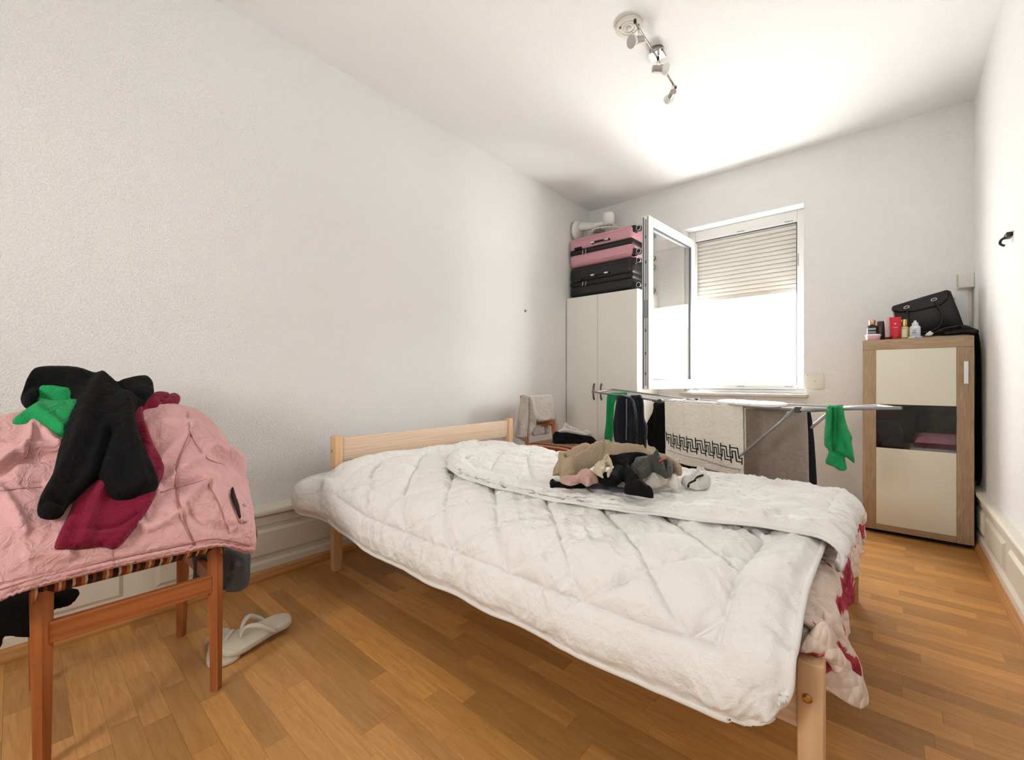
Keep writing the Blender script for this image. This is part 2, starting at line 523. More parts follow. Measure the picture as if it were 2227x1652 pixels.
def seen(s):
    x, y, L = s
    f = -x * sA + y * cA
    if f < 0.25: return 0
    u = CX + F * (x * cA + y * sA) / f; v = CY + F * EYE / f
    m = 0.5 * L * F / f
    if u < -m or u > 2227 + m or v > 1652 + 60: return 0
    w = 1.0
    if -2.1 < x < -0.15 and 1.35 < y < 2.5: w = 0.05        # hidden under the bed
    if x < -1.5 and y > 2.5: w = 0.02
    return w * L / f ** 3
staves.sort(key=seen, reverse=True)
restV = MB()
for k, s in enumerate(staves):
    if k < 300 and seen(s) > 0:
        o = bpy.data.objects.new('plank', stave_me[s[2]]); COL.objects.link(o)
        o.parent = fl; o.location = Vector((s[0], s[1], 0)) - Vector(WL[fl.name])
    else:
        V, Fc = stave_geo(s[2]); restV.add(np.array(V) + np.array([s[0], s[1], 0]), Fc)
tag(restV.build('plank_remainder', M_plank2, fl), kind='stuff')

# skirting and wainscot
def extrude_y(name, prof, y0, y1, m, parent=None):
    P0 = [(x, y0, z) for x, z in prof]; return MB().prism(P0, (0, y1 - y0, 0)).build(name, m, parent)
def quarter(x0, s, w=0.022, h=0.045):     # little wooden cover moulding profile
    return [(x0, 0), (x0 + s * w, 0), (x0 + s * w, h * 0.35), (x0 + s * w * 0.75, h * 0.7), (x0 + s * w * 0.35, h), (x0, h)]
XWL, XWR = -2.31, 0.40                    # faces of the wainscots
def wainscot(name, xw, xface, s, y0, y1, bays):
    root = MB()
    root.prism([(x, y0, z) for x, z in [(xw, 0), (xface, 0), (xface, 0.30), (xw, 0.30)]], (0, y1 - y0, 0))
    w = structure(root.build(name, M_trim))
    cap = [(xw, 0.30), (xface + s * 0.006, 0.30), (xface + s * 0.012, 0.306), (xface + s * 0.024, 0.312), (xface + s * 0.026, 0.325), (xface + s * 0.02, 0.333), (xw, 0.336)]
    crease(extrude_y('cap', cap, y0, y1, M_trim, w), 50)
    # base board step and upper frieze board
    extrude_y('base_board', [(xface, 0.0), (xface + s * 0.012, 0.0), (xface + s * 0.012, 0.075), (xface + s * 0.004, 0.088), (xface, 0.088)], y0, y1, M_trim, w)
    extrude_y('frieze_board', [(xface, 0.255), (xface + s * 0.008, 0.26), (xface + s * 0.008, 0.30), (xface, 0.30)], y0, y1, M_trim, w)
    L = (y1 - y0) / bays
    for i in range(bays):
        a, b = y0 + i * L + 0.05, y0 + (i + 1) * L - 0.05
        z0, z1 = 0.105, 0.238; t = 0.014; d = s * 0.011
        mb = MB()                          # raised field with bevelled margins
        V = [(xface, a, z0), (xface, b, z0), (xface, b, z1), (xface, a, z1),
             (xface + d, a + t, z0 + t), (xface + d, b - t, z0 + t), (xface + d, b - t, z1 - t), (xface + d, a + t, z1 - t)]
        mb.add(V, [(0, 1, 5, 4), (1, 2, 6, 5), (2, 3, 7, 6), (3, 0, 4, 7), (4, 5, 6, 7), (0, 3, 2, 1)])
        mb.build('panel', M_trim, w)
    return w
wainscot('trim_1', XL, XWL, 1, YF, 3.5, 3)
wainscot('trim_2', XR, XWR, -1, YF, YB, 9)
crease(structure(extrude_y('baseboard_left', quarter(XWL + 0.012, 1), YF, 3.5, M_skirt)), 60)
crease(structure(extrude_y('baseboard_right', quarter(XWR - 0.012, -1, 0.018), YF, YB, M_skirt)), 60)
bbk = MB().prism([(XL, YB - o, z) for o, z in [(0, 0), (0.02, 0), (0.02, 0.018), (0.012, 0.045), (0, 0.05)]], (XR - XL, 0, 0)).build('baseboard_back', wood('skirting_oak_x', (176, 120, 66), (200, 146, 88), axis=0, rough=0.4))
structure(bbk)

# ------------------------------------------------------------------ window
M_gasket = mat('grey_gasket', (92, 96, 104), 0.6)
M_steel = mat('steel', (170, 170, 172), 0.3, 1.0)
M_glass = glass_mat('window_glass')
FY0, FY1 = 4.19, 4.26
win = MB()
fw = 0.062
win.box((WX1 - fw, FY0, WZ0 + 0.03), (WX1, FY1, WZ1), 0.006); win.box((WX0, FY0, WZ0 + 0.03), (WX0 + fw, FY1, WZ1), 0.006)
win.box((WX0 + fw, FY0, WZ1 - 0.095), (WX1 - fw, FY1, WZ1), 0.006); win.box((WX0 + fw, FY0, WZ0 + 0.02), (WX1 - fw, FY1, WZ0 + 0.072), 0.006)
window = structure(win.build('window_1', M_white))
ix0, ix1, iz0, iz1 = WX0 + fw, WX1 - fw, WZ0 + 0.072, WZ1 - 0.095
for nm, lo, hi in [('a', (ix0, FY0 + 0.012, iz1 - 0.008), (ix1, FY0 + 0.03, iz1)), ('b', (ix1 - 0.008, FY0 + 0.012, iz0), (ix1, FY0 + 0.03, iz1)), ('c', (ix0, FY0 + 0.012, iz0), (ix1, FY0 + 0.03, iz0 + 0.006))]:
    MB().box(lo, hi).build('gasket', M_gasket, window)
for (x, z) in [(-0.62, iz1 + 0.012), (-0.98, iz1 + 0.012), (-0.62, iz0 - 0.014), (-0.98, iz0 - 0.014)]:
    MB().box((x - 0.03, FY0 - 0.006, z - 0.004), (x + 0.03, FY0 + 0.002, z + 0.004), 0.002).build('strike_plate', M_steel, window)
for z in (1.95, 1.3): MB().box((ix1 + 0.004, FY0 - 0.005, z - 0.05), (ix1 + 0.012, FY0 + 0.002, z + 0.05), 0.002).build('strike_plate', M_steel, window)
crease(MB().box((WX0 - 0.02, YB - 0.075, WZ0 - 0.026), (WX1 + 0.03, FY0 + 0.02, WZ0), 0.006).build('window_sill', mat('sill_stone', (214, 206, 194), 0.45, vary=(30, 0.06)), window), 40)
MB().box((WX0, FY0, WZ0), (WX1, FY1, WZ0 + 0.03)).build('sill_profile', M_white, window)

# open sash, hinged at the window's inner jamb and swung into the room
hin = np.array([-1.392, 4.168]); fre = np.array([-1.448, 3.268])
dv = fre - hin; Ls = np.linalg.norm(dv); ang = math.atan2(dv[1], dv[0])
MS = Matrix.Translation((hin[0], hin[1], 0)) @ Matrix.Rotation(ang, 4, 'Z')
SZ0, SZ1, st = 0.893, 2.268, 0.03         # local x along sash, local y = thickness
def sbox(lo, hi, bev=0.004): return MB().box(lo, hi, bev, MS)
sm = MB(); b_ = 0.075
for lo, hi in [((0, -st, SZ0), (b_, st, SZ1)), ((Ls - b_, -st, SZ0), (Ls, st, SZ1)), ((b_, -st, SZ0), (Ls - b_, st, SZ0 + b_)), ((b_, -st, SZ1 - b_), (Ls - b_, st, SZ1))]:
    sm.box(lo, hi, 0.005, MS)
sash = sm.build('sash', M_white, window)
gp = MB()
for lo, hi in [((b_ - .002, st - .02, SZ0 + b_ - .002), (b_ + .012, st - .006, SZ1 - b_)), ((Ls - b_ - .012, st - .02, SZ0 + b_), (Ls - b_ + .002, st - .006, SZ1 - b_)),
               ((b_, st - .02, SZ0 + b_ - .002), (Ls - b_, st - .006, SZ0 + b_ + .01)), ((b_, st - .02, SZ1 - b_ - .01), (Ls - b_, st - .006, SZ1 - b_ + .002))]:
    gp.box(lo, hi, 0, MS)
gp.build('glazing_bead', M_gasket, sash)
MB().box((b_ - .004, 0.004, SZ0 + b_ - .004), (Ls - b_ + .004, 0.012, SZ1 - b_ + .004), 0, MS).build('glass_pane', M_glass, sash)
sbox((Ls - 0.001, -0.004, SZ0 + 0.03), (Ls + 0.003, 0.012, SZ1 - 0.03), 0.001).build('lock_rail', M_steel, sash)
sbox((Ls - 0.002, -0.022, SZ0 + 0.01), (Ls + 0.002, -0.012, SZ1 - 0.01), 0).build('gasket', M_gasket, sash)
sbox((Ls - 0.002, 0.018, SZ0 + 0.01), (Ls + 0.002, 0.023, SZ1 - 0.01), 0).build('gasket', M_gasket, sash)
for z in (1.02, 1.18, 1.36, 1.72, 1.9, 2.1):
    sbox((Ls, -0.002, z - 0.012), (Ls + 0.008, 0.010, z + 0.012), 0.002).build('lock_cam', M_gasket, sash)
sbox((Ls, -0.014, 1.46), (Ls + 0.007, 0.018, 1.60), 0.002).build('lock_plate', mat('lock_plate', (150, 152, 156), 0.35, 0.8), sash)
sbox((Ls - 0.17, -st - 0.012, 1.50), (Ls - 0.03, -st, 1.535), 0.004).build('sash_handle', M_white, sash)

# roller shutter let half way down outside the frame
M_slat = mat('shutter_slat', (226, 222, 214), 0.6)
sh = empty('roller_shutter', (-0.965, 4.30, 1.75), 'grey roller shutter slats lowered over upper half of window', 'shutter')
pitch = 0.0375; zb = 1.745; k = 0
while zb + pitch * k < 2.33:
    z = zb + pitch * k
    prof = [(4.2975, z - 0.002), (4.290, z + 0.002), (4.287, z + 0.008), (4.287, z + pitch - 0.010), (4.291, z + pitch - 0.005), (4.2985, z + pitch - 0.002), (4.308, z + pitch), (4.308, z - 0.002)]
    crease(MB().prism([(-1.40, yy, z_) for yy, z_ in prof], (0.865, 0, 0)).build('slat', M_slat, sh), 40); k += 1
MB().box((-1.40, 4.285, zb - 0.036), (-0.535, 4.312, zb), 0.004).build('bottom_bar', mat('shutter_bar', (200, 190, 180), 0.5), sh)
for x in (-1.415, -0.535): MB().box((x, 4.275, 0.9), (x + 0.02, 4.32, 2.34), 0.002).build('guide_rail', mat('shutter_guide', (120, 128, 150), 0.5), sh)
for x in (-1.36, -1.345, -0.59, -0.575): MB().lathe([(0.004, 0), (0.004, 0.004), (0.001, 0.005)], (x, 4.286, zb - 0.014), 8, Matrix.Rotation(math.radians(90), 4, 'X')).build('stop_screw', M_steel, sh)

# a neighbouring house seen only as a reflection in the open sash
hs = empty('neighbour_house', (9.0, 30, -6), 'pale neighbouring house with pitched roof mirrored in the open window pane', 'house')
M_hw = mat('house_render', (176, 172, 166), 0.9); M_hr = mat('roof_tiles', (128, 118, 116), 0.8, vary=(2, 0.2))
MB().box((4.0, 27, -6), (13.5, 38, 0.4)).build('house_wall', M_hw, hs)
MB().prism([(3.6, 26.6, 0.4), (13.9, 26.6, 0.4), (8.8, 26.6, 5.0)], (0, 12, 0)).build('roof', M_hr, hs)
MB().box((11.6, 28, 0.5), (12.5, 29, 4.6)).build('chimney', M_hw, hs)
MB().prism([(-3, 22, -2.0), (20, 22, -2.0), (20, 26, -0.2), (-3, 26, -0.2)], (0, 0.0, -0.3)).build('lower_roof', M_hr, hs)
for x in (6.0, 8.0, 10.0): MB().box((x, 26.95, -3.0), (x + 0.9, 27.05, -1.4)).build('window', mat('house_window', (60, 66, 76), 0.2), hs)

# ================================================================== BED
M_pine = wood('pale_pine', (220, 188, 158), (236, 212, 188), axis=0, scale=12, rough=0.55, stretch=10)
M_pine_y = wood('pale_pine_y', (224, 194, 165), (236, 212, 188), axis=1, scale=16, rough=0.55, stretch=10)
M_pine_z = wood('pale_pine_z', (214, 170, 124), (232, 194, 150), axis=2, scale=12, rough=0.55, stretch=10)
M_brass = mat('brass_bolt', (190, 150, 80), 0.3, 1.0)
BY0, BY1 = 1.055, 2.43
bed = empty('bed_frame', (-1.12, 1.74, 0), 'pale pine double bed frame with square posts under white quilts', 'bed')
PT = 0.045
for (x, y) in [(-2.15, BY0), (-2.15, BY1 - PT)]:
    p = crease(MB().box((x, y, 0), (x + PT, y + PT, 0.685), 0.004).build('post', M_pine_z, bed), 40)
    if y < 1.2: MB().lathe([(0.006, 0), (0.006, 0.003), (0.003, 0.004)], (x + 0.022, y - 0.0005, 0.61), 12, Matrix.Rotation(math.radians(90), 4, 'X')).build('bolt', M_brass, p)
crease(MB().box((-2.138, BY0 + PT, 0.555), (-2.114, BY1 - PT, 0.672), 0.004).build('headboard', M_pine_y, bed), 40)
for (x, y) in [(-0.142, BY0), (-0.142, BY1 - PT)]:
    p = crease(MB().box((x, y, 0), (x + PT, y + PT, 0.395), 0.004).build('post', M_pine_z, bed), 40)
    if y < 1.2: MB().lathe([(0.009, 0), (0.009, 0.003), (0.005, 0.005), (0.002, 0.005)], (x + 0.018, y - 0.0005, 0.325), 16, Matrix.Rotation(math.radians(90), 4, 'X')).build('bolt', M_brass, p)
crease(MB().box((-0.132, BY0 + PT, 0.25), (-0.108, BY1 - PT, 0.375), 0.004).build('foot_rail', M_pine_y, bed), 40)
for y in (BY0 + 0.008, BY1 - 0.032): crease(MB().box((-2.11, y, 0.25), (-0.14, y + 0.024, 0.375), 0.004).build('side_rail', M_pine, bed), 40)
matt = crease(MB().box((-2.09, BY0 + 0.04, 0.29), (-0.12, BY1 - 0.04, 0.445), 0.03).build('mattress', cloth('ticking', (226, 222, 214))), 40)
tag(matt, 'white mattress lying in the pine bed frame under the quilts', 'mattress')
M_slatw = M_pine_y
for i in range(12):
    x = -2.0 + i * 0.165
    MB().box((x, BY0 + 0.03, 0.27), (x + 0.07, BY1 - 0.03, 0.289)).build('slat', M_slatw, bed)

# floral bedspread over the mattress: hangs over the foot end
def floral(name, garland=0.13):
    m, nt, b = nodes_of(name); N = nt.nodes.new
    tc = N('ShaderNodeTexCoord')
    n = N('ShaderNodeTexNoise'); n.inputs['Scale'].default_value = 5.5; n.inputs['Detail'].default_value = 5; n.inputs['Roughness'].default_value = 0.62
    _link(nt, tc.outputs['Object'], n.inputs['Vector'])
    rp = N('ShaderNodeValToRGB'); el = rp.color_ramp.elements
    for _ in range(4): el.new(0.5)
    for e, (p, c) in zip(el, [(0.0, (96, 98, 76)), (0.36, (120, 120, 96)), (0.385, (236, 214, 198)), (0.575, (238, 218, 204)), (0.60, (196, 60, 84)), (0.70, (150, 22, 52))]):
        e.position = p; e.color = lin(c) + (1,)
    sx = N('ShaderNodeSeparateXYZ'); _link(nt, tc.outputs['Object'], sx.inputs[0])   # a printed garland of roses runs along the border
    sb = N('ShaderNodeMath'); sb.operation = 'SUBTRACT'; sb.inputs[1].default_value = garland; _link(nt, sx.outputs[2], sb.inputs[0])
    ab = N('ShaderNodeMath'); ab.operation = 'ABSOLUTE'; _link(nt, sb.outputs[0], ab.inputs[0])
    mr = N('ShaderNodeMapRange'); mr.inputs[1].default_value = 0.0; mr.inputs[2].default_value = 0.045; mr.inputs[3].default_value = 0.17; mr.inputs[4].default_value = 0.0
    _link(nt, ab.outputs[0], mr.inputs[0])
    ad = N('ShaderNodeMath'); ad.operation = 'ADD'; _link(nt, n.outputs['Fac'], ad.inputs[0]); _link(nt, mr.outputs[0], ad.inputs[1])
    _link(nt, ad.outputs[0], rp.inputs[0]); _link(nt, rp.outputs[0], b.inputs['Base Color'])
    b.inputs['Roughness'].default_value = 0.9
    v = N('ShaderNodeTexVoronoi'); v.inputs['Scale'].default_value = 38; _link(nt, tc.outputs['Object'], v.inputs['Vector'])
    bp = N('ShaderNodeBump'); bp.inputs['Strength'].default_value = 0.9; bp.inputs['Distance'].default_value = 0.012; bp.invert = True
    _link(nt, v.outputs['Distance'], bp.inputs['Height']); _link(nt, bp.outputs[0], b.inputs['Normal'])
    return m
M_floral = floral('floral_quilting'); M_floral2 = floral('floral_quilting_corner', -0.05)
na, nb = 90, 120
Y = np.linspace(BY0 + 0.055, BY1 + 0.02, na)
arc = np.linspace(0, 1.0, nb)
P = np.zeros((na, nb, 3))
for i, y in enumerate(Y):
    flap = sstep(y, 1.38, 1.25) * sstep(y, 1.10, 1.2)     # the corner flap flares out
    cornr = sstep(y, 1.2, 1.05)
    ctl = [(-0.62, 0.455), (-0.3, 0.462), (-0.16, 0.462), (-0.105 + 0.01 * flap, 0.43), (-0.092 + 0.02 * flap, 0.37), (-0.09 + 0.035 * flap - 0.02 * cornr, 0.31 + 0.03 * cornr), (-0.09 + 0.045 * flap - 0.02 * cornr, 0.285 - 0.02 * flap + 0.075 * cornr)]
    c = spline([(x, z) for x, z in ctl], 20)
    d = np.r_[0, np.cumsum(np.linalg.norm(np.diff(c, axis=0), axis=1))]; t = arc ** 0.75 * d[-1]
    P[i, :, 0] = np.interp(t, d, c[:, 0]); P[i, :, 2] = np.interp(t, d, c[:, 1]); P[i, :, 1] = y
fold = 0.012 * np.sin(P[..., 1] * 26 + 1.0) * sstep(P[..., 2], 0.43, 0.32)
P[..., 0] += fold + 0.006 * fbm(P * 30, 3, 2)
P[..., 2] += 0.004 * fbm(P * 22, 9, 2)
bs, ring = sheet('bedspread', P[::-1], 0.008, M_floral)
tag(bs, 'cream quilted bedspread with red roses hanging at bed foot', 'bedspread')
# turned-out corner of the bedspread beside the foot post
gfl = plane_g((-0.075, 1.2, 0.36), (1.0, -0.55, 0.15))
garment('turned_corner', [(1795, 1330), (1815, 1345), (1838, 1385), (1862, 1425), (1872, 1470), (1858, 1478), (1838, 1474), (1826, 1440), (1812, 1400), (1798, 1365)], gfl, M_floral2, 0.012, 0, 3.0, wr=(0.004, 20, (1, 1, 1)), seed=4, parent=bs)
garment('turned_corner', [(1748, 1398), (1775, 1362), (1795, 1350), (1812, 1388), (1836, 1425), (1838, 1445), (1818, 1464), (1806, 1445), (1788, 1432), (1760, 1420), (1742, 1420)], plane_g((-0.085, 1.12, 0.36), (1.0, -0.7, 0.2)), M_floral, 0.012, 0, 3.0, wr=(0.004, 20, (1, 1, 1)), seed=8, parent=bs)

M_quilt = cloth('white_quilt_cotton', (240, 238, 234), 0.85, vary=(3, 0.02), crumple=(12, 0.8, 0.028), warp=0.15)
M_pipe = mat('white_quilt_piping', (236, 233, 228), 0.85)
def quilting(A, B, edge_d, d=0.262, border=0.13, amp=0.020, oa=0.0, ob=0.0):
    p = (A - oa + (B - ob)) / d; q = (A - oa - (B - ob)) / d
    fp = np.abs(p - np.round(p)); fq = np.abs(q - np.round(q))
    s = np.minimum(fp, fq) * d * 0.7071
    sb = np.abs(edge_d - border)
    inner = edge_d > border
    s = np.where(inner, np.minimum(s, sb), np.minimum(sb, np.maximum(edge_d, 0)))
    puff = amp * (1 - np.exp(-s / 0.022)) * (1 + 0.3 * (s / 0.09))
    groove = -0.005 * np.exp(-(s / 0.005) ** 2)
    return puff + groove, s
def wrinkle(P, s, k=1.0, seed=0):
    wob = 0.06 * fbm(P * 6, seed + 8, 2)
    x = P[..., 0] + wob; y = P[..., 1] + P[..., 2] * 0.8 - wob
    msk = 0.45 + 0.55 * sstep(fbm(P * 4.5, seed + 6, 2), -0.25, 0.3)
    w1 = ridged(np.stack([x * 20, y * 5, 0 * x], -1), seed + 1, 2)
    w2 = ridged(np.stack([(x + y) * 4.5, (y - x) * 15, 0 * x + 3], -1), seed + 2, 2)
    w3 = ridged(np.stack([(x - y) * 4.5, (y + x) * 15, 0 * x + 7], -1), seed + 4, 2)
    near = np.exp(-s / 0.035)
    return k * 1.25 * msk * (0.0060 * w1 * (0.25 + near) + 0.0058 * w2 * (0.35 + 0.8 * near) + 0.0050 * w3 * (0.35 + 0.8 * near)) + k * 0.005 * fbm(P * 7, seed + 3, 2)
def displaced(P, h):
    N = np.cross(np.gradient(P, axis=0), np.gradient(P, axis=1)); N /= np.linalg.norm(N, axis=2)[..., None] + 1e-12
    return P + N * h[..., None]
def prof_col(ctl, nb, pw=1.0):
    c = spline(ctl, 14); d = np.r_[0, np.cumsum(np.linalg.norm(np.diff(c, axis=0), axis=1))]
    t = np.linspace(0, 1, nb) * d[-1]
    return np.interp(t, d, c[:, 0]), np.interp(t, d, c[:, 1]), t
def piping(P, ring, r, parent, sel=None):
    pts = P.reshape(-1, 3)[ring]
    if sel is not None: pts = pts[sel]
    pts = np.concatenate([pts, pts[:1]])
    for _ in range(12): pts[1:-1] = 0.5 * pts[1:-1] + 0.25 * (pts[:-2] + pts[2:])
    mb = MB(); mb.tube(resample(pts, 0.012), r, 6); return mb.build('piping', M_pipe, parent, True)

# --- lowest quilt along the head end, its corner bulging out past the near post
na, nb = 130, 260
fa = np.linspace(0, 1, na); P = np.zeros((na, nb, 3)); Bc = np.zeros((na, nb))
hx = [-2.19, -2.1, -2.0, -1.9, -1.8, -1.6]
for i, f in enumerate(fa):
    x0 = -2.175 + f * 0.575
    yh = np.interp(x0, hx, [0.90, 0.90, 0.945, 1.00, 1.03, 1.04]); zh = np.interp(x0, hx, [0.335, 0.325, 0.30, 0.262, 0.275, 0.32])
    top = np.interp(x0, [-2.18, -2.02, -1.85, -1.6], [0.553, 0.528, 0.50, 0.462])
    yy, zc, t = prof_col([(yh + 0.01, zh), (yh - 0.012, zh + 0.06), (yh + 0.015, zh + 0.13), (1.03, top - 0.05), (1.10, top - 0.004), (1.3, top), (1.8, top + 0.002), (2.2, top - 0.01), (2.36, top - 0.045), (2.44, top - 0.11)], nb)
    xh = -2.175 + 0.082 * sstep(yy, 0.985, 1.05)
    P[i, :, 0] = xh + f * (-1.6 - xh); P[i, :, 1] = yy; P[i, :, 2] = zc; Bc[i] = t
    # round the hanging corner
rr = 0.09
for i in range(na):
    a = P[i, :, 0] + 2.175
ed = np.minimum(Bc, np.minimum(P[..., 0] + 2.17 - 0.075 * sstep(P[..., 1], 0.985, 1.05), 1.0))
pf, s = quilting(P[..., 0], Bc, np.maximum(ed, 0), oa=-1.9, ob=0.2, amp=0.012)
P = displaced(P, (pf + wrinkle(P, s, 1.0, 40)) * (0.15 + 0.85 * sstep(ed, 0.0, 0.035)) + 0.012 * np.sin(P[..., 0] * 23 + 1) * sstep(Bc, 0.3, 0.05))
q1, ring = sheet('quilt', P, 0.02, M_quilt)
piping(P, ring, 0.0055, q1)
tag(q1, 'lowest white quilt along the headboard, its corner bulging past the post', 'quilt', 'white quilts on the bed')

# --- main quilt hanging over the near side
na, nb = 560, 320
HB = 1.12
P = np.zeros((na, nb, 3)); Aq = np.zeros((na, nb)); Bq = np.zeros((na, nb)); Eq = np.zeros((na, nb))
rad = 0.10
A0, A1 = -2.045, -0.138
bl = np.linspace(0, HB, nb)
inset = np.where(bl < rad, rad - np.sqrt(np.maximum(rad ** 2 - (rad - bl) ** 2, 0)), 0)
fa = np.linspace(0, 1, na)
zx = [-2.08, -2.0, -1.85, -1.65, -1.3, -1.1, -0.7, -0.4, -0.2, -0.13]
zv = [0.385, 0.345, 0.295, 0.266, 0.262, 0.266, 0.262, 0.266, 0.288, 0.305]
for i, f in enumerate(fa):
    for_j_a = np.clip(np.full(nb, A0 + f * (A1 - A0)), A0 + inset, A1 - inset)
    xm = A0 + f * (A1 - A0)
    rise = 0.056 * sstep(-xm, 1.5, 2.0)
    zh = np.interp(xm, zx, zv)
    footsag = 0.012 * sstep(xm, -0.35, -0.14)
    ctl = [(0.952 + 0.003 * math.sin(xm * 7), zh), (0.957, zh + 0.07), (0.972, zh + 0.135), (1.015, 0.455 + rise * 0.5 - footsag), (1.085, 0.496 + rise * 0.85 - footsag), (1.2, 0.508 + rise), (1.4, 0.507 + rise), (1.8, 0.503 + rise), (2.15, 0.5 + rise)]
    c = spline(ctl, 14); d = np.r_[0, np.cumsum(np.linalg.norm(np.diff(c, axis=0), axis=1))]
    P[i, :, 1] = np.interp(bl, d, c[:, 0]); P[i, :, 2] = np.interp(bl, d, c[:, 1])
    P[i, :, 0] = for_j_a
    Aq[i] = for_j_a; Bq[i] = bl; Eq[i] = np.minimum(bl, np.minimum(for_j_a - A0, A1 - for_j_a))
pf, s = quilting(Aq, Bq, Eq, oa=-0.328, ob=0.13)
drape = 0.006 * np.sin(Aq * 19 + 0.7 * np.sin(Aq * 6)) * sstep(Bq, 0.25, 0.02)
P = displaced(P, (pf + wrinkle(P, s, 1.15, 3)) * (0.15 + 0.85 * sstep(Eq, 0.0, 0.035)) + drape)
q2, ring = sheet('quilt', P, 0.016, M_quilt)
piping(P, ring, 0.007, q2)
tag(q2, 'white diamond-stitched quilt spread across the bed, hanging over its open long side', 'quilt', 'white quilts on the bed')

# --- top quilt on the far half of the bed
na, nb = 340, 260
P = np.zeros((na, nb, 3)); Aq = np.zeros((na, nb)); Bq = np.zeros((na, nb)); Eq = np.zeros((na, nb))
S0, S1 = -1.79, -0.02
ex = [-1.79, -1.70, -1.6, -1.445, -1.2, -0.92, -0.7, -0.47, -0.3, -0.15, -0.02]
ey = [1.56, 1.44, 1.37, 1.305, 1.275, 1.272, 1.315, 1.385, 1.44, 1.475, 1.44]
for i, f in enumerate(np.linspace(0, 1, na)):
    sx = S0 + f * (S1 - S0)
    th = np.clip((sx + 0.165) / 0.075, 0, math.pi / 2)
    x = sx if sx < -0.165 else -0.165 + 0.075 * math.sin(th)
    drop = 0 if sx < -0.165 else 0.075 * (1 - math.cos(th)) + max(0, sx + 0.165 - 0.075 * math.pi / 2)
    ye = np.interp(sx, ex, ey); rise = 0.045 * sstep(-sx, 1.35, 2.0)
    yy, zc, t = prof_col([(ye, 0.536 + rise), (ye + 0.012, 0.546 + rise), (ye + 0.06, 0.551 + rise), (1.8, 0.542 + rise), (2.15, 0.518 + rise * 0.6), (2.33, 0.482 + rise * 0.25), (2.43, 0.43 + rise * .1), (2.475, 0.37), (2.475, 0.30)], nb)
    P[i, :, 0] = x; P[i, :, 1] = yy; P[i, :, 2] = zc - drop * (0.75 + 0.25 * sstep(yy, 1.6, 2.3)); Aq[i] = sx; Bq[i] = t
    Eq[i] = np.minimum(np.minimum(t, t[-1] - t), min(sx - S0, S1 - sx))
pf, s = quilting(Aq, Bq, Eq, oa=-0.3, ob=0.13, amp=0.011)
crum = 1.0 + 0.55 * sstep(Aq, -0.95, -0.4)
wav = 0.008 * np.sin(Aq * 34 + 2.0 * np.sin(Aq * 9)) * np.exp(-Bq / 0.06) + 0.006 * crum * ridged(np.stack([P[..., 0] * 9, P[..., 1] * 13, P[..., 2] * 3], -1), 77)
P = displaced(P, (pf * 0.9 + wrinkle(P, s, 1.0, 21) * crum) * (0.15 + 0.85 * sstep(Eq, 0.0, 0.03)) + wav)
q3, ring = sheet('quilt', P, 0.016, M_quilt)
piping(P, ring, 0.0055, q3)
tag(q3, 'top white quilt laid over the window half of the bed, beneath the clothes heap', 'quilt', 'white quilts on the bed')

# ================================================================== CHAIRS
M_teak = wood('teak', (150, 84, 40), (178, 106, 56), axis=2, scale=10, rough=0.42, stretch=10)
M_teak_y = wood('teak_y', (150, 84, 40), (178, 106, 56), axis=1, scale=10, rough=0.42, stretch=10)
M_stripe = stripes('striped_upholstery', [(0, (60, 34, 22)), (0.14, (196, 104, 48)), (0.22, (236, 214, 180)), (0.28, (196, 104, 48)), (0.36, (44, 26, 18)), (0.5, (236, 214, 180)), (0.56, (150, 66, 28)), (0.68, (214, 130, 60)), (0.76, (236, 214, 180)), (0.82, (44, 26, 18)), (0.92, (150, 66, 28))], 1, 0.088)
def chair(ox, oy, label, group):
    c = empty('dining_chair', (ox, oy, 0), label, 'chair', group)
    for sy in (-1, 1):
        yy = oy + sy * 0.185
        mb = MB(); mb.tube([(ox + 0.21, yy, 0), (ox + 0.205, yy, 0.22), (ox + 0.2, yy, 0.445)], [0.0155, 0.019, 0.0215], 4, True)
        crease(mb.build('leg', M_teak, c), 50)
        mb = MB(); mb.tube([(ox - 0.225, yy, 0), (ox - 0.2, yy, 0.25), (ox - 0.2, yy, 0.46), (ox - 0.225, yy, 0.65), (ox - 0.26, yy, 0.845)], [0.0155, 0.019, 0.021, 0.019, 0.016], 4, True)
        crease(mb.build('leg', M_teak, c), 50)
        MB().box((ox - 0.19, yy - 0.009, 0.31), (ox + 0.2, yy + 0.009, 0.36), 0.003).build('side_rail', M_teak, c)
    MB().box((ox + 0.193, oy - 0.175, 0.307), (ox + 0.213, oy + 0.175, 0.362), 0.003).build('stretcher', M_teak_y, c)
    # seat pad: domed, rounded
    n = 30; U = np.linspace(-1, 1, n); P = np.zeros((n, n, 3)); 
    for i, u in enumerate(U):
        for j, v in enumerate(U):
            e = (1 - abs(u) ** 6) * (1 - abs(v) ** 6)
            P[i, j] = (ox + 0.005 + 0.225 * u * (1 - 0.06 * v ** 4), oy + 0.215 * v * (1 - 0.05 * u ** 4), 0.452 + 0.03 * max(e, 0) ** 0.4)
    sheet('seat', P, 0.036, M_stripe, c)
    # curved back board
    n = 20; G = np.zeros((n, 8, 3))
    for i, v in enumerate(np.linspace(-1, 1, n)):
        for j, w in enumerate(np.linspace(0, 1, 8)):
            z = 0.578 + 0.02 * (1 - v * v) + w * (0.252 - 0.02 * (1 - v * v))
            G[i, j] = (ox - 0.228 - 0.035 * (1 - v * v) - 0.10 * (z - 0.65) * 0.35, oy + 0.178 * v, z)
    sheet('backrest', G[::-1], 0.02, M_teak_y, c)
    return c
chair(-1.80, 0.228, 'teak chair with striped seat under a pink coat, standing before the bed', 'striped dining chairs')
chair(-1.945, 2.83, 'teak chair between headboard and wardrobe holding towel and black bundle', 'striped dining chairs')

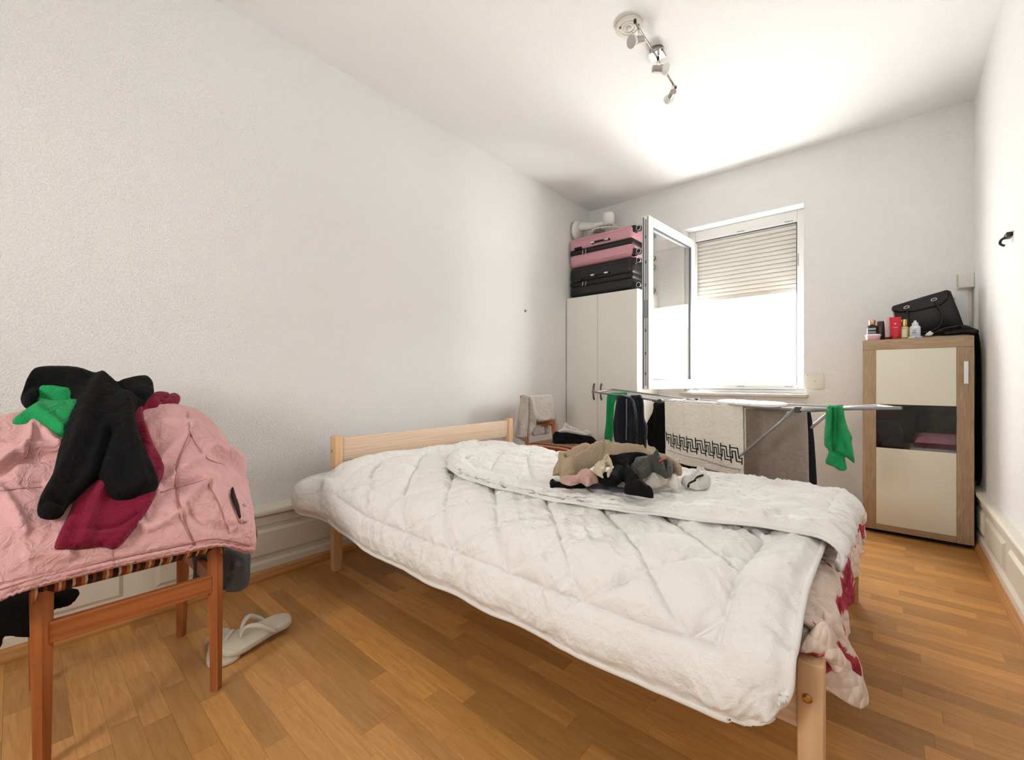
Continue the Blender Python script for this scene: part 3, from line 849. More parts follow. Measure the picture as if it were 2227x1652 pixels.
# ---- clothes heaped on the near chair
def hull(P):                              # the rounded heap over seat and backrest
    x, y, z = P[..., 0], P[..., 1], P[..., 2]
    xs = np.interp(z, [0.30, 0.40, 0.46, 0.52, 0.60, 0.70, 0.80, 0.87, 0.91, 0.95, 1.02], [-1.555, -1.55, -1.548, -1.565, -1.615, -1.70, -1.79, -1.88, -1.96, -2.05, -2.20])
    side = np.maximum(0, y - (0.30 + 0.10 * sstep(z, 0.85, 0.45)))
    xs = xs - 5.0 * side ** 2 - 1.6 * np.maximum(0, -0.02 - y) ** 2
    return x - xs
S4 = 700 / 1326
def c4(poly): return zz(poly, 0, 780, S4)
M_pink = cloth('pink_cotton', (214, 164, 162), 0.75, 700, 0.2, (9, 0.05))
coat_o = c4([(-160, 1040), (0, 1000), (60, 965), (150, 945), (300, 905), (480, 860), (700, 815), (900, 775), (960, 785), (1032, 803), (1042, 740), (1032, 640), (1012, 520), (978, 440), (925, 340), (865, 268), (800, 215), (740, 198), (640, 185), (480, 190), (300, 195), (160, 205), (100, 222), (40, 235), (0, 247), (-170, 290), (-260, 600)])
fo = [(c4([(-60, 520), (30, 470), (70, 440), (150, 425), (240, 420)]), -0.016, 9), (c4([(-60, 490), (30, 440), (75, 410), (150, 398), (240, 398)]), 0.018, 14),
      (c4([(130, 300), (125, 350), (100, 410)]), 0.01, 8), (c4([(150, 300), (200, 340), (240, 380)]), 0.008, 8),
      (c4([(640, 560), (700, 510), (770, 450), (850, 405)]), 0.012, 10), (c4([(850, 410), (920, 440), (980, 500)]), -0.012, 8), (c4([(840, 385), (920, 415), (985, 470)]), 0.014, 9),
      (c4([(780, 300), (750, 370), (720, 480), (740, 640), (800, 770)]), -0.005, 4), (c4([(660, 550), (740, 530), (850, 500)]), -0.007, 6), (c4([(0, 545), (80, 535), (170, 530)]), -0.006, 6),
      (c4([(760, 600), (820, 540), (850, 500)]), 0.012, 8), (c4([(860, 520), (900, 600), (940, 700)]), 0.010, 9), (c4([(780, 640), (840, 690), (920, 700)]), -0.008, 8), (c4([(560, 690), (620, 710), (740, 640)]), 0.009, 9),
      (c4([(640, 450), (720, 370), (770, 300)]), 0.008, 12), (c4([(610, 300), (680, 280), (760, 290)]), 0.006, 10), (c4([(120, 830), (200, 820), (280, 815)]), 0.010, 9),
      (c4([(0, 930), (150, 895), (480, 825), (800, 765), (1030, 775)]), -0.004, 3), (c4([(0, 560), (60, 640), (100, 720)]), 0.009, 14), (c4([(870, 340), (930, 420), (985, 520)]), 0.007, 10)]
coat = garment('coat', coat_o, hull, M_pink, 0.024, 0.0, 4.0, fo, (0.010, 9.0, (1, 1, 0.7)), 5, 0.03)
tag(coat, 'pink zip-pocket cotton coat draped over the near chair, under other clothes', 'coat')
up = lambda k: (lambda P: hull(P) - k)
garment('pocket', c4([(952, 515), (1000, 520), (1012, 600), (1022, 670), (985, 668), (965, 600)]), up(0.040), M_pink, 0.006, 0, 3, (), (0.001, 10, (1, 1, 1)), 3, 0.008, parent=coat)
garment('pocket_zip', c4([(958, 520), (970, 560), (985, 600), (993, 650), (987, 652), (972, 610), (955, 560)]), up(0.049), mat('dark_opening', (40, 22, 24), 0.9), 0.003, 0, 2, (), (0, 1, (1, 1, 1)), 1, 0.004, parent=coat, smooth_n=2)
sp = hit(up(0.052), np.array(c4([(1005, 603), (993, 665), (995, 682)])))
MB().lathe([(0.005, -0.002), (0.006, 0.001), (0.003, 0.003), (0.001, 0.0032)], sp[0], 14, Matrix.Rotation(math.radians(80), 4, 'Y')).build('snap_button', M_steel, coat, True)
MB().tube([sp[1], sp[2]], 0.0018, 6).build('zip_pull', M_steel, coat)
M_seam = cloth('pink_seam', (176, 122, 122))
for sl_ in ([(770, 205), (778, 300), (752, 370), (722, 480), (738, 640), (800, 768)], [(778, 298), (840, 400), (925, 440)], [(130, 225), (132, 310), (105, 410)], [(660, 552), (740, 528), (850, 500)], [(-20, 546), (80, 536), (170, 530)], [(460, 770), (470, 852)], [(-100, 985), (0, 950), (150, 905), (300, 868), (480, 822), (700, 778), (880, 742), (1030, 768)], [(860, 515), (905, 610), (945, 720)]):
    pt_ = resample(spline(c4(sl_), 6), 4)
    _bv = coat.data; _co = np.zeros(len(_bv.vertices) * 3); _bv.vertices.foreach_get('co', _co); _co = _co.reshape(-1, 3) + WL[coat.name]
    _co = _co[:len(_co) // 2]; _f = -_co[:, 0] * sA + _co[:, 1] * cA
    _uv = np.stack([CX + F * (_co[:, 0] * cA + _co[:, 1] * sA) / _f, CY - F * (_co[:, 2] - EYE) / _f], -1)
    q_ = np.array([_co[np.argsort(((_uv - p) ** 2).sum(1))[:4]].mean(0) for p in pt_])
    for _ in range(3): q_[1:-1] = 0.5 * q_[1:-1] + 0.25 * (q_[:-2] + q_[2:])
    MB().tube(q_, 0.0022, 6).build('seam', M_seam, coat, True)
# gathered hem band
hb = c4([(-120, 1022), (0, 985), (150, 932), (300, 893), (480, 848), (700, 803), (900, 765), (1034, 792)])
hp = hit(up(0.018), resample(spline(hb, 6), 5))
hp[:, 2] += 0.002 * np.sin(np.arange(len(hp)) * 1.9)
MB().tube(hp, 0.0045, 6).build('hem', M_pink, coat, True)

M_black = cloth('black_knit', (9, 9, 10), 0.95, 500, 0.5, (20, 0.3), 0.0)
M_maroon = cloth('maroon_jersey', (122, 12, 46), 0.85, 700, 0.25, (12, 0.08))
M_green = cloth('green_jersey', (26, 150, 84), 0.85, 800, 0.2, (12, 0.08))
mar = garment('sweatshirt', c4([(640, 145), (690, 145), (725, 152), (738, 182), (660, 205), (598, 214), (592, 232), (606, 290), (640, 370), (676, 440), (664, 500), (622, 600), (562, 690), (482, 780), (420, 773), (330, 785), (230, 790), (236, 735), (282, 640), (310, 580), (400, 490), (440, 380), (500, 260), (560, 200), (600, 170)]),
              up(0.036), M_maroon, 0.022, 0, 4, [(c4([(430, 520), (380, 640), (350, 740)]), 0.010, 14), (c4([(250, 700), (360, 715), (480, 700), (560, 650)]), -0.006, 5), (c4([(600, 300), (600, 420), (570, 560)]), 0.008, 14), (c4([(690, 160), (660, 190)]), -0.01, 6)], (0.005, 9, (1, 1, 0.6)), 14, 0.025)
tag(mar, 'maroon sweatshirt on the pink coat, partly under a black sweater', 'sweatshirt')
gr = garment('shirt', c4([(50, 268), (90, 230), (150, 192), (144, 158), (170, 138), (240, 140), (325, 152), (330, 200), (300, 260), (275, 318), (235, 318), (170, 283), (120, 275)]),
             up(0.04), M_green, 0.022, 0, 3.5, [(c4([(150, 165), (230, 180), (320, 170)]), -0.012, 6), (c4([(165, 150), (240, 158), (310, 160)]), 0.010, 6), (c4([(150, 230), (200, 260), (250, 300)]), 0.006, 10)], (0.004, 12, (1, 1, 1)), 6, 0.02)
tag(gr, 'green shirt tucked under black sweater on the pink coat', 'shirt')
bk = garment('sweater', c4([(135, 60), (200, 52), (320, 55), (420, 88), (490, 104), (560, 90), (610, 90), (635, 135), (605, 190), (558, 228), (578, 330), (622, 430), (655, 520), (600, 562), (520, 586), (450, 575), (400, 505), (330, 562), (285, 600), (250, 650), (200, 660), (155, 640), (165, 570), (215, 480), (240, 380), (268, 290), (290, 235), (312, 178), (250, 148), (165, 150), (145, 192), (110, 202), (84, 162), (110, 108)]),
             up(0.062), M_black, 0.034, 0, 4, [(c4([(420, 120), (360, 220), (320, 340), (260, 470), (200, 590)]), 0.016, 16), (c4([(395, 500), (420, 420), (450, 330)]), -0.014, 9), (c4([(520, 200), (530, 330), (560, 450), (590, 540)]), 0.012, 16), (c4([(480, 110), (520, 160), (590, 190)]), -0.012, 7), (c4([(110, 120), (200, 100), (330, 110)]), 0.016, 12), (c4([(90, 170), (140, 140), (260, 140)]), -0.012, 7), (c4([(160, 630), (200, 610), (255, 620)]), -0.010, 5)], (0.007, 9, (1, 1, 0.7)), 21, 0.03)
tag(bk, 'black knit sweater thrown over top of the pink coat on near chair', 'sweater')
M_greyt = cloth('grey_nylon', (86, 92, 100), 0.6, 600, 0.2, (12, 0.15))
tr = garment('trousers', c4([(800, 770), (915, 760), (1022, 790), (1030, 860), (1020, 938), (960, 955), (912, 950), (835, 965), (800, 930), (800, 850)]), plane_g((-1.80, 0.42, 0.4), (0.9, -0.5, 0)), M_greyt, 0.035, 0, 3.5,
             [(c4([(965, 870), (945, 900), (930, 950)]), -0.012, 5), (c4([(985, 830), (960, 880)]), 0.010, 7)], (0.008, 14, (1, 1, 1)), 9, 0.025)
tag(tr, 'slate grey trousers hanging from near chair beneath the pink coat', 'trousers')
bl2 = garment('garment', c4([(-120, 1000), (0, 985), (150, 950), (322, 950), (292, 1010), (205, 1040), (210, 1130), (100, 1142), (20, 1140), (0, 1190), (-90, 1215)]), plane_g((-1.86, 0.1, 0.35), (1, 0, 0)), M_black, 0.03, 0, 4, (), (0.008, 12, (1, 1, 1)), 31, 0.03)
tag(bl2, 'black garment dangling under the striped seat of the near chair', 'clothing')
br = garment('garment', c4([(990, 560), (1035, 612), (1052, 690), (1060, 730), (1036, 772), (1000, 770)]), plane_g((-1.86, 0.45, 0.5), (0.9, -0.5, 0)), cloth('brown_wool', (120, 88, 74)), 0.03, 0, 3, (), (0.004, 14, (1, 1, 1)), 33, 0.02)
tag(br, 'brown sleeve peeking out behind the pink coat beside the wall', 'clothing')

# ---- flip-flops
M_foam = mat('flipflop_foam', (206, 196, 176), 0.8, bump=(300, 0.2, 0.001), vary=(18, 0.06))
M_strap = mat('flipflop_strap', (214, 206, 192), 0.5)
def flipflop(toe, heel, z0, tilt, label):
    toe = np.array(toe); heel = np.array(heel); d = toe - heel; L = np.linalg.norm(d); d /= L; n = np.array([-d[1], d[0]])
    root = empty('flip_flop', (*(toe + heel) / 2, z0), label, 'sandal', 'cream flip-flops')
    out = spline([(0.0, 0.0), (0.02, 0.03), (0.09, 0.033), (0.15, 0.04), (0.2, 0.046), (0.235, 0.038), (0.252, 0.012), (0.25, -0.018), (0.225, -0.042), (0.18, -0.044), (0.12, -0.036), (0.05, -0.033), (0.01, -0.02)], 5, True)
    W = lambda x, y, z: np.array([*(heel + d * x + n * y * 1.1), z0 + z - tilt * y])
    k = len(out); lay = []
    for ins, z in [(0.004, 0), (0, 0.004), (0, 0.014), (0.003, 0.018)]:
        c = out.mean(0); lay.append([W(*(c + (p - c) * (1 - ins / 0.1)), z) for p in out])
    V = np.concatenate(lay); Fc = [tuple(range(k))[::-1], tuple(3 * k + i for i in range(k))]
    for l in range(3):
        Fc += [(l * k + i, l * k + (i + 1) % k, (l + 1) * k + (i + 1) % k, (l + 1) * k + i) for i in range(k)]
    crease(obj('sole', V, Fc, M_foam, root), 50)
    for s_ in (1, -1):
        c = spline([W(0.185, 0.002, 0.018), W(0.174, 0.008 * s_, 0.054), W(0.14, 0.028 * s_, 0.058), W(0.1, 0.038 * s_, 0.028), W(0.082, 0.036 * s_, 0.012)], 8)
        mb = MB(); mb.tube(c, np.interp(np.linspace(0, 1, len(c)), [0, .15, .4, .8, 1], [0.003, 0.005, 0.009, 0.008, 0.005]), 8); mb.build('strap', M_strap, root, True)
    return root
flipflop((-1.735, 0.462), (-1.775, 0.71), 0.03, 0.28, 'cream flip-flop on top, pointing past the chair leg')
flipflop(tuple(at_z(492, 1457, 0)[:2]), tuple(at_z(474, 1376, 0)[:2]), 0.0, 0.0, 'cream flip-flop lying underneath, partly hidden by the chair leg')

# ---- things on the rear chair
S5 = 260 / 2148
def c5(poly): return zz(poly, 1080, 840, S5)
M_towel_g = cloth('grey_terry', (186, 176, 166), 1.0, 420, 0.6, (30, 0.12), 0.3)
gb = plane_g((-2.155, 2.83, 0.65), (1, -0.12, 0.1))
tw = garment('towel', c5([(470, 150), (560, 158), (700, 152), (900, 140), (955, 145), (992, 250), (1026, 590), (960, 610), (800, 640), (690, 640), (655, 600), (660, 640), (688, 680), (640, 800), (575, 890), (562, 1010), (500, 990), (400, 930), (335, 900), (360, 700), (400, 400), (440, 200)]), gb, M_towel_g, 0.03, 0.0, 2.2,
             [(c5([(480, 180), (470, 500), (450, 900)]), 0.02, 3), (c5([(440, 250), (400, 600), (370, 880)]), -0.016, 2.5), (c5([(520, 200), (520, 600), (500, 950)]), -0.018, 3), (c5([(560, 250), (600, 500), (650, 640)]), 0.018, 4), (c5([(640, 450), (720, 580), (850, 610)]), 0.006, 4)], (0.003, 20, (1, 1, 1)), 4, 0.02)
tag(tw, 'grey terry towel draped over backrest of the chair beside headboard', 'towel')
garment('back_fold', c5([(650, 720), (940, 690), (936, 845), (780, 862), (645, 880)]), plane_g((-2.215, 2.83, 0.65), (1, 0, 0)), M_towel_g, 0.012, 0, 2.2, (), (0.002, 20, (1, 1, 1)), 4, 0.01, parent=tw)
garment('back_fold', c5([(950, 150), (1010, 300), (1075, 560), (1110, 740), (1108, 800), (1050, 815), (1020, 600)]), plane_g((-2.215, 2.83, 0.65), (1, 0, 0)), M_towel_g, 0.012, 0, 2.2, (), (0.002, 20, (1, 1, 1)), 4, 0.01, parent=tw)
def heap(cx, cy, rx, ry, z0, h):
    return lambda P: P[..., 2] - (z0 + h * np.sqrt(np.clip(1 - ((P[..., 0] - cx) / rx) ** 2 - ((P[..., 1] - cy) / ry) ** 2, 0, 1)))
gs = plane_g((-1.86, 2.83, 0.5), (0.75, -0.75, 0.35))
bb = garment('garment', c5([(1030, 850), (1080, 820), (1250, 828), (1400, 850), (1600, 895), (1705, 912), (1780, 985), (1787, 1040), (1700, 1088), (1500, 1090), (1300, 1075), (1100, 1062), (1030, 1050)]), gs, M_black, 0.06, 0, 2.2, [(c5([(1100, 950), (1350, 960), (1600, 990)]), -0.012, 3)], (0.008, 20, (1, 1, 1)), 3, 0.06, back=0.05)
tag(bb, 'black bundle of clothing on the seat of the chair beside wardrobe', 'clothing')
ww = garment('garment', c5([(1110, 790), (1180, 760), (1208, 690), (1240, 650), (1290, 700), (1400, 740), (1480, 780), (1540, 808), (1610, 778), (1662, 800), (1712, 850), (1692, 890), (1580, 882), (1400, 852), (1250, 828), (1130, 832)]), gs, cloth('white_knit', (214, 208, 204)), 0.035, 0.03, 2.0, [(c5([(1230, 760), (1400, 800), (1600, 850)]), -0.012, 2.5), (c5([(1240, 690), (1300, 770)]), 0.012, 3)], (0.008, 26, (1, 1, 1)), 12, 0.02)
tag(ww, 'crumpled white top lying on the black bundle on rear chair', 'clothing')

# ================================================================== WARDROBE, SUITCASES, FAN
M_lam = mat('white_laminate', (232, 229, 220), 0.45)
wd = empty('wardrobe', (-2.04, 3.83, 0), 'tall white two-door wardrobe in the corner beneath two suitcases', 'wardrobe')
WXa, WXb, WYf, WYb, WH = -2.41, -1.668, 3.612, 4.052, 1.78
MB().box((WXa, WYf, 0), (WXb, WYb, WH), 0.002).build('body', M_lam, wd)
xm = -2.062
for x0, x1, hx in [(WXa + 0.001, xm - 0.0015, xm - 0.035), (xm + 0.0015, WXb - 0.001, xm + 0.042)]:
    d = MB().box((x0, WYf - 0.018, 0.06), (x1, WYf - 0.001, WH - 0.004), 0.002).build('door', M_lam, wd)
    hz = 0.86
    mb = MB(); mb.tube(spline([(hx, WYf - 0.019, hz - 0.075), (hx, WYf - 0.034, hz - 0.05), (hx, WYf - 0.038, hz), (hx, WYf - 0.034, hz + 0.05), (hx, WYf - 0.019, hz + 0.075)], 5), np.r_[np.linspace(0.008, 0.006, 10), np.linspace(0.006, 0.008, 11)], 8)
    mb.build('handle', mat('pewter', (96, 92, 88), 0.35, 0.9), d, True)

M_shellp = mat('pink_shell', (208, 152, 160), 0.4, bump=(400, 0.1, 0.001)); M_shellb = mat('black_shell', (20, 20, 22), 0.42, bump=(400, 0.15, 0.001))
M_blackp = mat('black_plastic', (14, 14, 16), 0.45); M_silver = mat('silver_plastic', (220, 220, 222), 0.25, 0.6)
def rbox(mb, lo, hi, r, seg=4, rz=None):
    bm = bmesh.new(); bmesh.ops.create_cube(bm, size=1.0); lo = np.array(lo); hi = np.array(hi)
    for v in bm.verts: v.co = Vector((lo + hi) / 2 + np.array(v.co) * (hi - lo))
    bmesh.ops.bevel(bm, geom=list(bm.edges), offset=r, segments=seg, affect='EDGES', profile=0.5)
    V = np.array([v.co[:] for v in bm.verts]); bm.verts.index_update(); Fc = [[v.index for v in f.verts] for f in bm.faces]; bm.free()
    return mb.add(V, Fc)
def suitcase(z0, z1, zs, m, label, x0=-2.405, x1=-1.725, y0=3.625, y1=4.02, tilt=0.0):
    r = empty('suitcase', ((x0 + x1) / 2, (y0 + y1) / 2, z0), label, 'suitcase', 'suitcases on the wardrobe')
    g = 0.011
    lo_ = rbox(MB(), (x0, y0, z0), (x1, y1, zs - g), 0.045).build('shell', m, r, True)
    up_ = rbox(MB(), (x0, y0, zs + g), (x1, y1, z1), 0.045).build('shell', m, r, True)
    for z in (z0 + 0.035, z1 - 0.035):      # moulded ribs
        for o_ in (lo_ if z < zs else up_,):
            MB().box((x0 + 0.06, y0 - 0.0025, z - 0.006), (x1 - 0.06, y0 + 0.01, z + 0.006), 0.002).build('rib', m, o_)
    rbox(MB(), (x0 + 0.001, y0 - 0.001, zs - 0.036), (x1 - 0.001, y1, zs + 0.036), 0.034).build('zip_band', M_blackp, r, True)
    MB().box((x0 + 0.05, y0 - 0.003, zs - 0.003), (x1 - 0.05, y0 + 0.004, zs + 0.003)).build('zip', mat('zip_black', (34, 34, 36), 0.5), r)
    zh = zs + 0.052
    h = MB(); h.tube(spline([(x0 + 0.27, y0 + 0.004, zh), (x0 + 0.275, y0 - 0.018, zh), (x0 + 0.31, y0 - 0.022, zh), (x0 + 0.41, y0 - 0.022, zh), (x0 + 0.445, y0 - 0.018, zh), (x0 + 0.45, y0 + 0.004, zh)], 4), 0.010, 8)
    hd = h.build('handle', M_blackp, r, True)
    for xx in (x0 + 0.285, x0 + 0.43): MB().box((xx - 0.02, y0 - 0.034, zh - 0.008), (xx + 0.02, y0 - 0.018, zh + 0.008), 0.004).build('handle_clip', M_silver, hd)
    MB().box((x0 + 0.07, y0 - 0.008, zs + 0.018), (x0 + 0.15, y0 + 0.01, zs + 0.046), 0.003).build('lock', M_blackp, r)
    for xx in (x0 + 0.165, x0 + 0.20): MB().tube([(xx, y0 - 0.006, zs + 0.008), (xx + 0.004, y0 - 0.012, zs - 0.01), (xx - 0.004, y0 - 0.008, zs - 0.034)], 0.0035, 6).build('zip_pull', M_silver, r, True)
    for yy in (y0 + 0.05, y1 - 0.05):
        for zz_ in (z0 + 0.04, z1 - 0.04):
            w = MB(); rbox(w, (x1 - 0.03, yy - 0.03, zz_ - 0.032), (x1 + 0.016, yy + 0.03, zz_ + 0.032), 0.01, 2); cb = w.build('wheel_housing', M_blackp, r, True)
            MB().lathe([(0.022, -0.013), (0.027, -0.011), (0.027, 0.011), (0.022, 0.013)], (x1 + 0.038, yy, zz_), 20, Matrix.Rotation(math.radians(90), 4, 'X')).build('wheel', M_blackp, cb, True)
            a = np.linspace(0, 2 * math.pi, 24, endpoint=False)
            MB().tube(np.stack([x1 + 0.038 + 0.021 * np.cos(a), np.full(24, yy - 0.0135), zz_ + 0.021 * np.sin(a)], -1), 0.0035, 6, closed=True).build('wheel_rim', M_silver, cb, True)
    return r
suitcase(1.782, 2.082, 1.915, M_shellb, 'black hard-shell suitcase lying on the wardrobe, under the pink one')
suitcase(2.084, 2.372, 2.225, M_shellp, 'pink hard-shell suitcase lying on top of the black suitcase')

M_fanw = mat('fan_white_plastic', (232, 230, 226), 0.4)
fan = empty('desk_fan', (-2.1, 3.8, 2.375), 'white desk fan laid face down on the pink suitcase', 'fan')
fc = np.array([-2.07, 3.78, 2.385]); 
a = np.linspace(0, 2 * math.pi, 48, endpoint=False)
for rr_, zz_ in [(0.165, 0.02), (0.15, 0.045), (0.11, 0.07), (0.06, 0.085)]:
    MB().tube(np.stack([fc[0] + rr_ * np.cos(a), fc[1] + rr_ * np.sin(a), np.full(48, fc[2] + zz_)], -1), 0.004 if rr_ == 0.165 else 0.002, 6, closed=True).build('cage_ring', M_fanw, fan, True)
for k in range(28):
    t = 2 * math.pi * k / 28
    pts = spline([fc + np.array([r_ * math.cos(t), r_ * math.sin(t), z_]) for r_, z_ in [(0.05, 0.088), (0.11, 0.07), (0.15, 0.045), (0.165, 0.02), (0.15, 0.004)]], 3)
    MB().tube(pts, 0.0014, 4).build('cage_wire', M_fanw, fan)
for k in range(3):
    t0 = k * 2.09; G = np.zeros((8, 6, 3))
    for i, r_ in enumerate(np.linspace(0.02, 0.135, 8)):
        for j, w in enumerate(np.linspace(-0.42, 0.42, 6)):
            G[i, j] = fc + np.array([r_ * math.cos(t0 + w), r_ * math.sin(t0 + w), 0.03 + 0.03 * w])
    sheet('blade', G, 0.002, mat('fan_blade', (170, 172, 174), 0.3), fan)
MB().lathe([(0.04, 0), (0.055, 0.01), (0.058, 0.05), (0.055, 0.10), (0.048, 0.118), (0.03, 0.122)], fc + np.array([0.02, 0, 0.085]), 28).build('motor_housing', M_fanw, fan, True)
ax = np.array([-0.30, -0.02, 0.04])
st_ = fc + np.array([-0.02, -0.01, 0.12])
mb = MB(); mb.tube(spline([st_, st_ + np.array([-0.08, -0.01, -0.015]), st_ + np.array([-0.17, -0.02, -0.005]), st_ + np.array([-0.25, -0.03, 0.01])], 5), np.linspace(0.022, 0.046, 16), 14); mb.build('stem', M_fanw, fan, True)
MB().lathe([(0.02, 0.0), (0.06, 0.004), (0.092, 0.018), (0.10, 0.032), (0.10, 0.042), (0.02, 0.045)], (-2.345, 3.75, 2.48), 30, Matrix.Rotation(math.radians(-82), 4, 'Y')).build('base', M_fanw, fan, True)
MB().lathe([(0.006, 0), (0.007, 0.008), (0.003, 0.01)], (-2.19, 3.725, 2.50), 10, Matrix.Rotation(math.radians(90), 4, 'X')).build('tilt_knob', M_fanw, fan, True)

# ================================================================== CABINET
M_oak = wood('sonoma_oak', (152, 124, 94), (188, 162, 130), axis=2, scale=26, rough=0.55, stretch=12, rings=False)
M_oak_x = wood('sonoma_oak_x', (152, 124, 94), (188, 162, 130), axis=0, scale=26, rough=0.55, stretch=12, rings=False)
M_cream = mat('cream_panel', (232, 226, 208), 0.25)
M_dark = mat('dark_interior', (52, 40, 34), 0.7)
cb = empty('cabinet', (0.12, 3.78, 0), 'narrow oak cabinet with cream panels in the corner, bag on top', 'cabinet')
CX0, CX1, CY0, CY1, CH = -0.125, 0.368, 3.572, 4.03, 1.222
t_ = 0.016
MB().box((CX0, CY0 + 0.02, 0.035), (CX0 + t_, CY1, CH), 0.001).build('side_panel', M_oak, cb)
MB().box((CX1 - t_, CY0 + 0.02, 0.035), (CX1, CY1, CH), 0.001).build('side_panel', M_oak, cb)
MB().box((CX0 + t_, CY1 - 0.008, 0.035), (CX1 - t_, CY1, CH)).build('back_panel', M_dark, cb)
MB().box((CX0 - 0.0, CY0 + 0.02, CH), (CX1, CY1, CH + 0.003), 0.001).build('top', M_oak_x, cb)
MB().box((CX0 + t_, CY0 + 0.02, 0.035), (CX1 - t_, CY1 - 0.01, 0.05)).build('bottom', M_oak_x, cb)
MB().box((CX0 + 0.01, CY0 + 0.05, 0.0), (CX1 - 0.01, CY1 - 0.01, 0.035)).build('plinth', mat('black_plinth', (24, 20, 18), 0.7), cb)
for z in (0.525, 0.83): MB().box((CX0 + t_, CY0 + 0.03, z), (CX1 - t_, CY1 - 0.01, z + 0.016)).build('shelf', M_oak_x, cb)
door = crease(MB().box((CX0, CY0, 0.028), (CX0 + 0.066, CY0 + 0.02, CH - 0.062), 0.001).build('door_stile', M_oak, cb), 40)
st2 = MB().box((CX1 - 0.070, CY0, 0.028), (CX1, CY0 + 0.02, CH - 0.062), 0.001).build('door_stile', M_oak, cb)
MB().box((CX0, CY0, CH - 0.061), (CX1, CY0 + 0.02, CH), 0.001).build('door_rail', M_oak_x, cb)
MB().box((CX0 + 0.067, CY0, 0.028), (CX1 - 0.071, CY0 + 0.02, 0.064), 0.001).build('door_rail', M_oak_x, cb)
MB().box((CX0 + 0.0665, CY0 + 0.002, 0.818), (CX1 - 0.0705, CY0 + 0.018, CH - 0.062), 0.001).build('door_panel', M_cream, cb)
MB().box((CX0 + 0.0665, CY0 + 0.002, 0.0645), (CX1 - 0.0705, CY0 + 0.018, 0.545), 0.001).build('door_panel', M_cream, cb)
MB().box((CX0 + 0.0665, CY0 + 0.009, 0.5455), (CX1 - 0.0705, CY0 + 0.012, 0.8175)).build('glass_pane', glass_mat('smoked_glass', (0.8, 0.8, 0.8)), cb)
MB().box((CX1 - 0.044, CY0 - 0.022, 0.948), (CX1 - 0.024, CY0 - 0.012, 1.078), 0.002).build('handle', M_silver, st2)
for z in (0.958, 1.062): MB().box((CX1 - 0.040, CY0 - 0.013, z), (CX1 - 0.028, CY0, z + 0.008)).build('handle_post', M_silver, st2)
# folded clothes on its middle shelf
def folded(name, x0, x1, y0, y1, z0, z1, m, label, seed, cat='clothing', group=None):
    n = 26; G = np.zeros((n, n, 3))
    U = np.linspace(-1, 1, n)
    top = []
    for i, u in enumerate(U):
        for j, v in enumerate(U):
            e = max(0, (1 - abs(u) ** 5) * (1 - abs(v) ** 5)) ** 0.5
            G[i, j] = ((x0 + x1) / 2 + (x1 - x0) / 2 * u, (y0 + y1) / 2 + (y1 - y0) / 2 * v, z0 + 0.004 + (z1 - z0 - 0.004) * e)
    G[..., 2] += 0.006 * fbm(G * 18, seed, 2) * (G[..., 2] > z0 + 0.008)
    G[..., 0] += 0.006 * fbm(G * 30 + 5, seed, 2); G[..., 1] += 0.006 * fbm(G * 30 + 9, seed, 2)
    V = G.reshape(-1, 3); W = V.copy(); W[:, 2] = z0
    Fc = []
    for i in range(n - 1):
        for j in range(n - 1):
            q = (i * n + j, (i + 1) * n + j, (i + 1) * n + j + 1, i * n + j + 1); Fc.append(q); Fc.append(tuple(k + n * n for k in q[::-1]))
    ring = [i * n for i in range(n)] + [(n - 1) * n + j for j in range(1, n)] + [i * n + n - 1 for i in range(n - 2, -1, -1)] + list(range(n - 2, 0, -1))
    for k in range(len(ring)):
        p, q = ring[k], ring[(k + 1) % len(ring)]; Fc.append((q, p, p + n * n, q + n * n))
    o = obj(name, np.concatenate([V, W]), Fc, m, None, True); return tag(o, label, cat, group)
M_navy = cloth('navy_cotton', (22, 26, 38)); M_pinkt = cloth('pink_jersey', (224, 150, 172)); M_mag = cloth('magenta_jersey', (150, 30, 96)); M_whitec = cloth('white_cotton', (226, 222, 216))
zs_ = 0.5415
folded('folded_clothes', -0.095, 0.075, 3.62, 3.90, zs_, zs_ + 0.17, M_navy, 'dark navy folded clothes on the cabinet shelf beside a pink pile', 3, 'clothing', 'folded clothes in the cabinet')
folded('folded_clothes', 0.10, 0.335, 3.62, 3.90, zs_, zs_ + 0.018, M_whitec, 'white folded cloth at the bottom of the pile in cabinet', 4, 'clothing', 'folded clothes in the cabinet')
folded('folded_clothes', 0.12, 0.335, 3.625, 3.90, zs_ + 0.018, zs_ + 0.045, M_mag, 'magenta folded top under the pink one in cabinet', 5, 'clothing', 'folded clothes in the cabinet')
folded('folded_clothes', 0.125, 0.335, 3.63, 3.90, zs_ + 0.045, zs_ + 0.105, M_pinkt, 'pink folded top in the cabinet opening', 6, 'clothing', 'folded clothes in the cabinet')
folded('folded_clothes', 0.13, 0.335, 3.68, 3.92, zs_ + 0.105, zs_ + 0.24, M_black, 'black folded clothes above the pink top in cabinet', 7, 'clothing', 'folded clothes in the cabinet')

